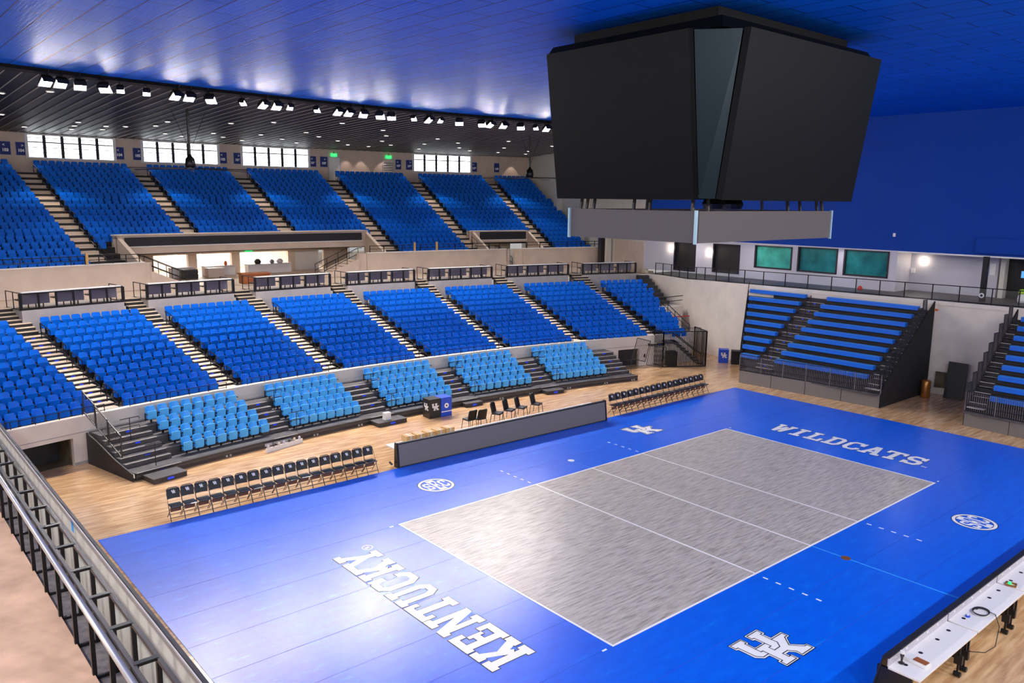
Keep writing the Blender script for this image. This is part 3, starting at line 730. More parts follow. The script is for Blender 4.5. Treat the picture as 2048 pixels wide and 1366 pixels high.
# direction signs beside the windows
SG = [(-.143, -.137, '103', '<'), (-.134, -.1285, '104', '>'), (-.075, -.069, '104', '<'), (-.063, -.0572, '105', '>'), (-.0033, .0028, '105', '<'), (.008, .0138, '106', '>'), (.068, .0735, '106', '<'), (.077, .083, '107', '>'), (.143, .148, '107', '<'), (.1525, .1585, '108', '>'), (.2145, .220, '108', '<'), (.237, .242, '109', '')]
WN = {-.143: 'at the left edge of the view', -.134: 'left of the first window', -.075: 'right of the first window', -.063: 'left of the second window', -.0033: 'right of the second window', .008: 'left of the third window', .068: 'right of the third window', .077: 'left of the white door', .143: 'right of the louvre door', .1525: 'left of the fourth window', .2145: 'right of the fourth window', .237: 'near the ceiling fan by the scoreboard'}
for a, b_, num, ar in SG:
    th = (a + b_) / 2; w = (b_ - a) * WR; side = {'<': 'arrow pointing left', '>': 'arrow pointing right', '': 'no arrow'}[ar]
    t = thing('direction_sign', 'dark blue wall sign %s, %s' % (num, WN[a]), 'sign', P(CU, WR - .03, th, 12.93), -th)
    MB().box(-w / 2, -.02, -.42, w / 2, .02, .42).build('sign_board', 'sign_blue', t)
    MB().box(-w / 2 - .03, -.012, -.45, w / 2 + .03, .018, .45).build('sign_border', 'wall_grey', t)
    text_mesh(num, .26, 'letter_white', t, (0, -.024, -.12), (PI / 2, 0, 0), 'lettering', .001, .012)
    if ar: text_mesh(ar, .28, 'letter_white', t, (-.08 if ar == '<' else .1, -.024, .2), (PI / 2, 0, 0), 'arrow', .001, .004)
# wall washing down lights on the door bay walls
for th, z, R in ((.112, 13.4, 104.7), (.131, 13.6, 104.7), (.254, 13.6, 104.7), (.099, 13.6, 104.7)):
    lamp('wall_wash', 'SPOT', P(CU, R, th, 13.95), 45, (1, .82, .76), .05, target=P(CU, R + .35, th, 11.5), spot=1.1, blend=.3)

# ============================================================ FLOOD LIGHTS ON THE CEILING EDGE
FL = [(-.236, 20, 0), (-.209, 0, 1), (-.202, 5, 1), (-.1925, 25, 1), (-.180, 50, 1), (-.172, 35, 0), (-.158, 30, 0), (-.142, -5, 1), (-.134, 10, 1), (-.121, 55, 1), (-.101, 65, 0), (-.088, -15, 1), (-.079, 5, 1), (-.070, 15, 0), (-.051, 60, 0), (-.036, -5, 1), (-.028, 0, 1), (-.017, 15, 1), (-.004, 50, 1), (.005, 45, 1), (.023, 60, 0), (.035, -20, 1), (.045, 5, 0), (.061, 40, 1), (.081, 55, 1), (.088, -15, 1), (.100, 5, 1), (.116, 50, 1), (.130, 60, 0), (.140, 0, 1)]
def flood():
    t = thing('flood_light', 'x', 'flood light')
    MB().add([(-.2, .12, -.14), (.2, .12, -.14), (.2, .12, .14), (-.2, .12, .14), (-.28, -.1, -.2), (.28, -.1, -.2), (.28, -.1, .2), (-.28, -.1, .2)], [(0, 1, 2, 3), (0, 4, 5, 1), (1, 5, 6, 2), (2, 6, 7, 3), (3, 7, 4, 0)]).build('housing', 'black_metal', t)
    fr = MB()
    for a_ in ((-.29, -.12, -.21, .29, -.09, -.18), (-.29, -.12, .18, .29, -.09, .21), (-.29, -.12, -.18, -.26, -.09, .18), (.26, -.12, -.18, .29, -.09, .18)): fr.box(*a_)
    fr.build('lens_frame', 'white_paint', t)
    MB().box(-.25, -.09, -.17, .25, -.085, .17).build('lens', 'flood_lens', t)
    MB().add([(-.29, -.09, .2), (.29, -.09, .2), (.27, -.27, .17), (-.27, -.27, .17), (-.29, -.09, .22), (.29, -.09, .22), (.27, -.27, .185), (-.27, -.27, .185)], [(3, 2, 1, 0), (4, 5, 6, 7), (0, 1, 5, 4), (1, 2, 6, 5), (2, 3, 7, 6), (3, 0, 4, 7)]).build('added_visor', 'black_metal', t)  # visor added to keep the lens light off the ceiling
    MB().bar((0, .05, .12), (0, .1, .42), .05).build('bracket', 'black_metal', t)
    return t
fl0 = reg(flood())
for i, (th, yw, big) in enumerate(FL):
    o = fl0 if i == 0 else copy_tree(fl0)
    o.location = P(CU, LR + .25, th, 14.5); o.rotation_euler = (math.radians(56), 0, -th - math.radians(yw) * .8)
    o.scale = (.84, 1, 1.3) if big else (.55, .8, 1.0)
    o['label'] = ('%s square flood light hung from the ceiling edge, %s from the left' % ('large' if big else 'small', ORD[i] if i < 20 else ORD[19])) if i < 20 else ('square flood light on the ceiling edge, %s from the scoreboard end' % ORD[29 - i])
    o['group'] = 'flood lights along the ceiling edge'
# can lights in the black ceiling
cans = [P(CU, R_, th) for th, R_ in [(-.20, 88), (-.185, 86), (-.17, 96), (-.16, 100), (-.14, 101.5), (-.125, 97), (-.12, 99), (-.115, 101), (-.105, 98), (-.10, 100), (-.095, 97.5), (-.085, 93.5), (-.082, 96), (-.06, 100), (-.05, 92), (-.045, 101), (-.035, 98), (-.03, 90), (-.02, 100), (-.005, 97), (0, 101.5), (.01, 88), (.015, 94), (.02, 99), (.035, 96), (.04, 101), (.055, 90), (.06, 98), (.075, 93), (.08, 100.5), (.09, 96.5), (.10, 101), (.11, 99), (.12, 93), (.13, 97), (.145, 101), (.15, 95), (.17, 98.5), (.18, 92), (.19, 100.5), (.205, 97), (.22, 101), (.235, 94), (.24, 99), (.25, 101.5)]]
c0 = thing('recessed_ceiling_light', 'x', 'ceiling light')
MB().lathe([(.14, 0), (.14, -.05), (.11, -.05), (.11, 0)], n=12).build('trim_ring', 'white_paint', c0)
MB().lathe([(.105, -.045), (.105, -.02)], n=12).build('lens', 'can_glow', c0)
reg(c0)
for i, p in enumerate(cans):
    o = c0 if i == 0 else copy_tree(c0)
    R_ = math.hypot(p.x - CU[0], p.y - CU[1]); o.location = (p.x, p.y, czb(R_) - .01); o.scale = (1.3, 1.3, 1)
    o['label'] = 'small bright downlight set in the black ceiling'; o['group'] = 'downlights in the black ceiling'
# ============================================================ CEILING FANS
def fan(loc, ztop, label, rot):
    t = thing('ceiling_fan', label, 'ceiling fan', loc)
    MB().tube([(0, 0, .5), (0, 0, ztop - loc[2])], .07).build('down_rod', 'black_metal', t)
    MB().lathe([(.06, .75), (.1, .62), (.22, .5), (.26, .3), (.28, .1), (.2, -.02), (.06, -.06)], n=16).build('motor', 'black_metal', t, smooth=True)
    MB().lathe([(.34, -.02), (.34, -.08), (.1, -.1)], n=16).build('hub', 'dark_steel', t)
    for k in range(6):
        a = rot + k * PI / 3; M = Matrix.Rotation(a, 4, 'Z')
        MB().add([M @ Vector(v) for v in ((.3, -.07, -.03), (3.4, -.06, -.12), (3.4, .07, -.09), (.3, .09, 0), (.3, -.07, -.055), (3.4, -.06, -.14), (3.4, .07, -.11), (.3, .09, -.025))], CF).build('blade', 'black_metal', t)
    for k in range(2):
        a = k * PI; MB().tube([(.05, 0, .9), (.05 + 1.0 * math.cos(a), 1.0 * math.sin(a), ztop - loc[2] - .05)], .012, 5).build('guy_wire', 'black_metal', t)
fan((-5.55, 29.9, 11.5), 14.75, 'black ceiling fan on a long rod in front of the 105 windows', .15)
fan((18.4, 29.0, 11.6), 14.75, 'black ceiling fan on a long rod beside the hanging scoreboard', .4)
# ============================================================ SCOREBOARD
sb = thing('scoreboard', 'large black four-sided scoreboard hanging over the court', 'scoreboard', (0, 0, 8.85))
def quadslab(p, th, name, mm, parent):
    p = [Vector(v) - Vector((0, 0, 8.85)) for v in p]; nrm = (p[1] - p[0]).cross(p[3] - p[0]).normalized() * th
    return MB().add([v for v in p] + [v + nrm for v in p], [(0, 1, 2, 3), (7, 6, 5, 4), (0, 4, 5, 1), (1, 5, 6, 2), (2, 6, 7, 3), (3, 7, 4, 0)]).build(name, mm, parent)
zb_, zt_ = 10.06, 14.25
quadslab([(-3.63, 2.66, zb_), (-3.63, -2.51, zb_), (-4.18, -2.51, zt_), (-4.18, 2.66, zt_)], .2, 'video_screen', 'screen_black', sb)
quadslab([(3.63, -2.51, zb_), (3.63, 2.66, zb_), (4.18, 2.66, zt_), (4.18, -2.51, zt_)], .2, 'video_screen', 'screen_black', sb)
quadslab([(-3.40, -2.9, zb_), (3.40, -2.9, zb_), (3.40, -3.48, zt_), (-3.40, -3.48, zt_)], .2, 'video_screen', 'screen_black', sb)
quadslab([(3.40, 2.9, zb_), (-3.40, 2.9, zb_), (-3.40, 3.48, zt_), (3.40, 3.48, zt_)], .2, 'video_screen', 'screen_black', sb)
for sx in (-1, 1):
    for sy in (-1, 1):
        ps = [Vector((sx * 3.6, sy * 2.5, 0)), Vector((sx * 3.38, sy * 2.86, 0)), Vector((sx * 3.38, sy * 3.42, 0)), Vector((sx * 4.12, sy * 2.5, 0))]
        zz = (zb_ - 8.85, zb_ - 8.85, zt_ - 8.85 - .02, zt_ - 8.85 - .02)
        vs = [Vector((q.x, q.y, z)) for q, z in zip(ps, zz)]; MB().add(vs, [(0, 1, 2, 3)]).build('corner_panel', 'screen_edge', sb)
MB().box(-3.3, -2.35, 1.3, 3.3, 2.35, 5.2).build('inner_housing', 'screen_black', sb)
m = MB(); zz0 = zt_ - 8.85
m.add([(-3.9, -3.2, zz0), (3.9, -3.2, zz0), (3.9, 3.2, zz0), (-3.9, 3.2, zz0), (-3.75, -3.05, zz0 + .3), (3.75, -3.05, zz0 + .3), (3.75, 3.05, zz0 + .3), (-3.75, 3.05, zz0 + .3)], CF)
m.build('halo_cover', 'screen_black', sb)  # black cover shaped to give the board's shadow halo at the ceiling
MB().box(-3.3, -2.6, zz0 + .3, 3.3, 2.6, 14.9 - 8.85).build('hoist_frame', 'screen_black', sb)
def ringp(x0, y0, x1, y1): MB().box(x0, y0, 0.03, x1, y1, .88).build('ring_display', 'ring_grey', sb)
ringp(-3.5, -2.3, -3.38, 2.4); ringp(3.38, -2.3, 3.5, 2.4); ringp(-3.4, -2.4, 3.5, -2.28); ringp(-3.4, 2.32, 3.5, 2.44)
for sx in (-1, 1):
    for sy in (-1, 1): MB().box(sx * 3.53 - .035, sy * 2.4 - .035, 0, sx * 3.53 + .035, sy * 2.4 + .035, .9).build('ring_corner', 'ring_edge', sb)
for x, y in ((-3.3, 1.9), (-3.3, 1.6), (-3.3, 0), (-3.3, -.6), (-3.3, -2.1), (-2.9, -2.3), (1.1, -2.3), (1.8, -2.3), (3.1, -2.3), (3.3, -2.2), (3.3, 0), (3.3, 2), (0, 2.3), (-3.3, 2.15), (2.8, -2.3)):
    MB().bar((x, y, .86), (x * .985, y * .985, 1.3), .07).build('ring_strut', 'dark_steel', sb)
for x in (-1.4, -.5): MB().lathe([(.28, 0), (.34, .14), (.26, .3), (.1, .38)], (x, -1.4, .93), 12).build('speaker_horn', 'black_plastic', sb)

# ============================================================ STADIUM SEATS
def shell(w, z0, z1, y0, y1, t, round_top=True, n=7, bow=.03):
    """curved upright shell; y0 at the bottom edge, y1 at the top; rounded upper (or lower) corners"""
    vs = []; fs = []; rows = [0, .12, .5, .84, .95, 1.0]
    if not round_top: rows = [0, .05, .16, .5, .9, 1.0]
    for side in (0, 1):
        for r_ in rows:
            k = (1 - r_) if round_top else r_
            ww = w
            if k < .18: ww = w * (1 - .22 * (1 - k / .18) ** 2)
            for i in range(n):
                u = -1 + 2 * i / (n - 1)
                y = y0 + (y1 - y0) * r_ - bow * (u * u) + side * t
                vs.append((u * ww / 2, y, z0 + (z1 - z0) * r_))
    m_ = len(rows)
    for side in (0, 1):
        o = side * m_ * n
        for r_ in range(m_ - 1):
            for i in range(n - 1):
                q = (o + r_ * n + i, o + r_ * n + i + 1, o + (r_ + 1) * n + i + 1, o + (r_ + 1) * n + i)
                fs.append(q if side == 0 else q[::-1])
    o = m_ * n
    for i in range(n - 1):
        fs.append((i + 1, i, o + i, o + i + 1)); a = (m_ - 1) * n
        fs.append((a + i, a + i + 1, o + a + i + 1, o + a + i))
    for r_ in range(m_ - 1):
        a = r_ * n; b_ = (r_ + 1) * n
        fs.append((a, b_, o + b_, o + a)); a += n - 1; b_ += n - 1
        fs.append((b_, a, o + a, o + b_))
    return vs, fs
def stadium_seat(light=False):
    t = thing('tip_up_chair' if light else 'stadium_seat', 'x', 'seat')
    top = .80 if not light else .65
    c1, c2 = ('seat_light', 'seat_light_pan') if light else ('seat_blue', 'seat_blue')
    z0 = top - .46
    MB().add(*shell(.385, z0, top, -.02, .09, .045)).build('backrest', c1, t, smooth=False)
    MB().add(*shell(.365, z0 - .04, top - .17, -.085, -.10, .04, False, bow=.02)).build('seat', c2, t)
    fr = MB()
    fr.box(-.235, -.16, top - .28, -.21, .05, top - .245); fr.box(.21, -.16, top - .28, .235, .05, top - .245)
    fr.box(-.235, -.02, z0 - .08, -.215, .05, top - .245); fr.box(.215, -.02, z0 - .08, .235, .05, top - .245)
    fr.box(-.235, .0, z0 - .06, .235, .045, z0 - .02)
    fr.build('arm_frame', 'black_plastic', t)
    MB().box(-.03, .0, 0, .03, .05, z0 - .02).build('stanchion', 'black_metal', t)
    return t
royal0 = stadium_seat(); light0 = stadium_seat(True); reg(royal0); reg(light0)
ROWX = []   # every royal seat: (distance, location, rot, label)
def vis(p):
    d = Vector(p) - CAM; z = d.dot(f); x = FPX * d.dot(r1) / z
    return -1040 < x < 1060
allseats = []
SECN = ['leftmost', 'second', 'third', 'fourth', 'fifth', 'sixth', 'seventh', 'last']
ROWN8 = [4, 4, 5, 5, 5, 5, 6, 6, 7, 7, 7]
for s_, (a, b) in enumerate(LSEC):
    for k in range(11):
        R = RW + TWd * k; z = ZW + RI * k
        n = 9 if k < 6 else 10
        if s_ == 7: n = ROWN8[k]; bb = a + .0067 * (n - 1)
        else: bb = b
        if s_ == 7 and k < 6: a_ = .313 + .0015; 
        else: a_ = a
        for j in range(n):
            th = a_ + (bb - a_) * j / (n - 1); p = P(CL, R - .09, th, z)
            if not vis(p): continue
            jj = '%s from %s' % (ORD[n - 1 - j] if s_ == 0 else ORD[j], 'right' if s_ == 0 else 'left')
            sn = 'leftmost lower section' if s_ == 0 else '%s lower section from left' % SECN[s_] if s_ < 7 else 'last lower section by the end wall'
            allseats.append(((p - CAM).length, p, -th, 'blue folding seat, %s, %s row, %s' % (jj, ORD[k], sn)))
USEC = [(-.205, -.145), (-.127, -.074), (-.057, -.004), (.0145, .068), (.086, .142), (.160, .217), (.233, .290)]
useats = []
for s_, (a, b) in enumerate(USEC):
    for k in range(18):
        R = UR + UT * k; z = UZ + UI * k
        if k < 4 and s_ in (1, 2, 3): 
            if not (s_ == 1 and k == 3): continue
        if k < 4 and s_ == 5: continue
        n = int(round((b - a) * R / .458)) + 1
        for j in range(n):
            th = a + (b - a) * j / (n - 1); p = P(CU, R - .09, th, z)
            if s_ == 1 and k == 3 and j > 0: continue
            if s_ == 6:
                q = (p - e0); s2 = q.dot(en)
                if s2 > -.45: continue
            if not vis(p): continue
            useats.append((p, -th))
allseats.sort(key=lambda t_: t_[0])
near = allseats[:300]; rest = [(p, r_) for _, p, r_, _ in allseats[300:]] + useats
for i, (d_, p, rz, lb) in enumerate(near):
    o = royal0 if i == 0 else copy_tree(royal0)
    o.location = p; o.rotation_euler.z = rz; o['label'] = lb; o['group'] = 'royal blue seats of the lower tier'
# all the farther royal blue seats
def simp(mb, M, top=.80):
    z0 = top - .46
    bk = [(-.185, -.02, z0), (.185, -.02, z0), (.185, .055, top - .04), (.15, .06, top), (-.15, .06, top), (-.185, .055, top - .04)]
    mb.add([M @ Vector(v) for v in bk] + [M @ (Vector(v) + Vector((0, .07, -.01))) for v in bk], [(0, 1, 2, 3, 4, 5), (11, 10, 9, 8, 7, 6)] + [(i, 6 + i, 6 + (i + 1) % 6, (i + 1) % 6) for i in range(6)])
    mb.box(-.175, -.13, z0 - .03, .175, -.08, top - .17, M)
mb = MB(); fb = MB()
for p, rz in rest:
    M = Matrix.Translation(p) @ Matrix.Rotation(rz, 4, 'Z'); simp(mb, M)
    fb.box(-.235, -.16, .51, -.212, .05, .545, M); fb.box(-.03, 0, 0, .03, .04, .34, M)
root = thing('stadium_seats', 'all the farther royal blue seats of the lower and upper tiers', 'seats'); root['kind'] = 'stuff'
a_ = mb.build('seat_shells', 'seat_blue', root, fixn=False); a_['kind'] = 'stuff'
b_ = fb.build('seat_frames', 'black_plastic', root, fixn=False); b_['kind'] = 'stuff'
# light blue pull-out stand
LDR, LDZ = .655, .313
LR0, LZ0 = 62.15, .27
LA, LBb = -.187, .2465
prof = [(LR0, 0), (LR0, LZ0)]
es = [LR0, 63.25 - .02, 63.25 + LDR, 63.25 + 2 * LDR, 65.45]
for k in range(4):
    prof += [(es[k + 1], LZ0 + LDZ * k)]
    if k < 3: prof += [(es[k + 1], LZ0 + LDZ * (k + 1))]
prof += [(65.45, 0)]
st = thing('pull_out_stand', 'grey metal pull-out stand deck carrying the light blue seats', 'grandstand')
MB().arc(CW, prof, tw(LA), tw(LBb), 60).build('deck', 'deck', st)
m = MB(); m.arc(CW, [(LR0 - .02, .02), (LR0, .02), (LR0, .12), (LR0 - .02, .12)], tw(LA), tw(LBb), 60)
m.arc(CW, [(LR0 - .03, .2), (LR0 + .06, .2), (LR0 + .06, LZ0 + .01), (LR0 - .03, LZ0 + .01)], tw(LA), tw(LBb), 60)
m.build('fascia_rail', 'dark_steel', st)
for th in [-.13, -.1, -.066, -.03, .0, .03, .07, .1, .13, .17, .21, .24]:
    for d_ in (0, .0025):
        MB().box(-.035, -.02, 0, .035, .02, .07).build('caster', 'nosing', st, loc=pw(LR0 - .035, th + d_, .03), rotz=-tw(th))
MB().box(-.32, -.012, -.06, .32, .012, .06).build('tag_plate', 'wall_grey', st, loc=pw(LR0 - .035, -.098, .12), rotz=-tw(-.098))
LBS = [(-.154, -.101), (-.073, -.024), (.006, .058), (.083, .137), (.166, .217)]
AIL = [(-.187, -.1585), (-.0965, -.0775), (-.0195, .0015), (.0625, .0785), (.1415, .1615), (.2215, .2465)]
for a, b in AIL:
    m = MB(); nz = MB(); mk = MB()
    for k in range(4):
        for h in range(2):
            z = LZ0 + LDZ * k + (LDZ / 2 if h else 0)
            if h and k == 3: continue
            e = es[k + 1] if not h else es[k + 1]
            if h: m.arc(CW, [(e - .3, z - .15), (e, z - .15), (e, z), (e - .3, z)], tw(a), tw(b), 3)
            f0 = (e - .31) if h else (es[k] - .01)
            nz.arc(CW, [(f0, z), (f0 + .045, z), (f0 + .045, z + .012), (f0, z + .012)], tw(a + .0006), tw(b - .0006), 3)
            if not h:
                q = (a + b) / 2 + .002; mk = MB().arc(CW, [(f0 - .012, z - .08), (f0 - .002, z - .08), (f0 - .002, z - .02), (f0 - .012, z - .02)], tw(q - .0015), tw(q + .0015), 1); mk.build('row_marker', 'blue_logo', st)
    m.build('aisle_step', 'deck', st); nz.build('step_nosing', 'nosing', st)
BLKN = ['leftmost', 'second', 'third', 'fourth', 'rightmost']
first = True
for s_, (a, b) in enumerate(LBS):
    for k in range(4):
        for j in range(8):
            th = a + (b - a) * j / 7 + (.0018 * (3 - k) if s_ == 0 else 0); R = 63.05 + LDR * k - .02
            R = (62.95, 63.6, 64.25, 64.9)[k]
            p = pw(R, th - (.004 if k == 3 else .0015 * k) * 0, LZ0 + LDZ * k)
            o = light0 if first else copy_tree(light0); first = False
            o.location = p; o.rotation_euler.z = -tw(th)
            o['label'] = 'light blue folding seat, %s from left, %s row, %s light blue block' % (ORD[j], ORD[k], BLKN[s_] if s_ in (0, 4) else BLKN[s_])
            o['group'] = 'light blue seats of the pull-out stand'
# portable floor steps in front of the stand
for th, w, d_, nm in ((-.1735, 1.25, .75, 'dark floor step at the left end of the pull-out stand'), (-.0915, .8, .4, 'low dark floor step between the first and second light blue blocks'), (-.0085, 1.5, .7, 'dark floor step with white box between the second and third light blue blocks'), (.0705, 1.0, .35, 'dark floor step between the third and fourth light blue blocks'), (.151, 1.1, .5, 'dark grey floor step between the fourth and fifth light blue blocks')):
    t = thing('portable_step', nm, 'step', pw(LR0 - d_ / 2 - .06, th, 0), -tw(th))
    MB().box(-w / 2, -d_ / 2, 0, w / 2, d_ / 2, .17).build('step_body', 'dark_steel', t, bevel=.01)
    MB().box(-w / 2 - .01, -d_ / 2 - .01, .17, w / 2 + .01, d_ / 2, .19).build('tread', 'deck', t)
    MB().box(-.12, -d_ / 2 - .016, .05, .12, -d_ / 2 - .002, .13).build('row_marker', 'blue_logo', t)
box_ = MB().box(-.15, -.12, 0, .15, .12, .32).build('carton', 'white_paint', loc=pw(LR0 - .4, -.010, .19), rotz=.02, label='small white carton standing on the floor step by the second light blue block', cat='carton')
# ---------------- aisle steps of the two tiers
def aisle_steps(c, a, b, k0, k1, Rb, zb, tr, ri, first_drop, label, tread, riser, conv=None):
    t = thing('aisle_stairs', label, 'stairs'); tm = MB(); rm = MB(); mk = MB()
    for k in range(k0, k1 + 1):
        e = Rb + tr * k + .2
        for h in range(2):
            if h and k == k1: continue
            z = zb + ri * k + (ri / 2 if h else 0)
            r0_ = e - tr if not h else e - tr / 2; r1_ = e - tr / 2 if not h else e
            if k == k0 and not h: r0_ = r1_ - .3
            rm.arc(c, [(r0_, z - ri * .5 - .02), (r1_ + .02, z - ri * .5 - .02), (r1_ + .02, z - .001), (r0_, z - .001)], a, b, 2)
            tm.arc(c, [(r0_ - .01, z), (r1_, z), (r1_, z + .022), (r0_ - .01, z + .022)], a + .0002, b - .0002, 2)
        if k % 1 == 0:
            q = b - (b - a) * .4; mk = MB().arc(c, [(e - tr - .02, zb + ri * k - .08), (e - tr - .012, zb + ri * k - .08), (e - tr - .012, zb + ri * k - .03), (e - tr - .02, zb + ri * k - .03)], q - .0012, q + .0012, 1); mk.build('row_marker', 'blue_logo', t)
    rm.build('risers', riser, t); tm.build('treads', tread, t)
    return t
LAG = [(-.1765, -.1605), (-.0985, -.0825), (-.0205, -.0035), (.0585, .0735), (.1355, .1495), (.2125, .2285), (.2935, .3095)]
AN = ['first', 'second', 'third', 'fourth', 'fifth', 'sixth', 'seventh']
LST = []; UST = []
for i, (a, b) in enumerate(LAG):
    t = aisle_steps(CL, a, b, 0, 10, RW, ZW + .004, TWd, RI, 0, 'light aisle stairs of the lower tier, %s aisle from left' % AN[i], 'step_tan', 'tier_shaded'); LST.append(t)
    up = MB(); dk = MB()
    for j in range(7):
        z = ZW + RI * 10 + .15 * (j + 1); r_ = RW + TWd * 10 + .05 + .33 * j
        up.arc(CL, [(r_, z), (r_ + .33, z), (r_ + .33, z + .022), (r_, z + .022)], a, b, 2)
        dk.arc(CL, [(r_ + .02, z - .16), (r_ + .36, z - .16), (r_ + .36, z - .001), (r_ + .02, z - .001)], a, b, 2)
        if z > 4.55: break
    up.build('upper_treads', 'step_tan', t); dk.build('upper_risers', 'tier_shaded', t)
UAG = [(-.1425, -.1295), (-.0715, -.0595), (-.0015, .0120), (.0705, .0835), (.1445, .1575), (.2195, .2305)]
for i, (a, b) in enumerate(UAG):
    k0 = 0 if i in (0, 3, 4, 5) else 4
    t = aisle_steps(CU, a, b, k0, 17, UR, UZ + .004, UT, UI, 0, 'tan aisle stairs of the upper tier, %s aisle from left' % AN[i], 'step_tan', 'concrete_tan'); UST.append(t)
# ---------------- aisle handrails
def hrail(c, th, k, Rb, zb, tr, ri, h=.85, name='aisle_handrail', span=1.3):
    r_a, r_b = Rb + tr * k - .1, Rb + tr * (k + span) - .1
    za, zb_ = zb + ri * int(k), zb + ri * int(k + span)
    pa, pb = P(c, r_a, th), P(c, r_b, th); o = pa.copy()
    m = MB(); A = Vector((0, 0, za)); B = (pb - pa) + Vector((0, 0, zb_))
    m.tube([A, A + Vector((0, 0, h)), B + Vector((0, 0, h)), B], .022, 6)
    m.tube([A + Vector((0, 0, h * .55)), B + Vector((0, 0, h * .55))], .016, 5)
    return m, o
for i, (a, b) in enumerate(LAG):
    for j, k in enumerate((0, 2, 4, 6, 8)):
        m, o = hrail(CL, b - .002, k, RW, ZW, TWd, RI)
        m.build('handrail', 'black_metal', LST[i], loc=o)
for i, (a, b) in enumerate(UAG):
    for j, k in enumerate((1, 3, 5, 7, 9, 11, 13, 15)):
        if k < 4 and i in (1, 2): continue
        m, o = hrail(CU, b - .0012, k, UR, UZ, UT, UI)
        m.build('handrail', 'black_metal', UST[i], loc=o)
# front rail of the lower tier: thin black rail before the first row
for i, (a, b) in enumerate(LSEC):
    if i == 7: b = .352
    m = MB(); n = 10
    for z in (1.83 + .05, 1.83 + .28): m.tube([pw(R0 + .12, a - .004 + (b - a + .008) * q / n, z) for q in range(n + 1)], .014, 5)
    for q in range(0, n + 1, 2):
        p = pw(R0 + .12, a - .004 + (b - a + .008) * q / n, 0); m.tube([(p.x, p.y, 1.83), (p.x, p.y, 2.12)], .014, 5)
    m.build('front_rail', 'black_metal', label='thin black rail before the front row of the %s lower section%s' % (SECN[i], '' if i in (0, 7) else ' from left'), cat='railing', group='front rails of the lower tier')
# chrome hand rails on the pull-out aisles
for i, (th, k) in enumerate(((-.172, 0), (-.172, 2), (-.0755, 0), (-.0755, 2), (.0025, 0), (.0025, 2), (.0795, 0), (.0795, 2), (.1625, 0), (.1625, 2), (.243, 0))):
    z = LZ0 + LDZ * k; R = es[k] + .35; p = pw(R, th, z); M = Matrix.Translation(p) @ Matrix.Rotation(-tw(th), 4, 'Z')
    m = MB(); m.tube([(0, 0, 0), (0, 0, .85)], .018, 6)
    for zz in (.85, .52): m.tube([(-.36, -.0, zz), (.36, 0, zz), (.38, 0, zz - .1)], .016, 6)
    m.build('post_handrail', 'dark_steel', st, loc=p, rotz=-tw(th))

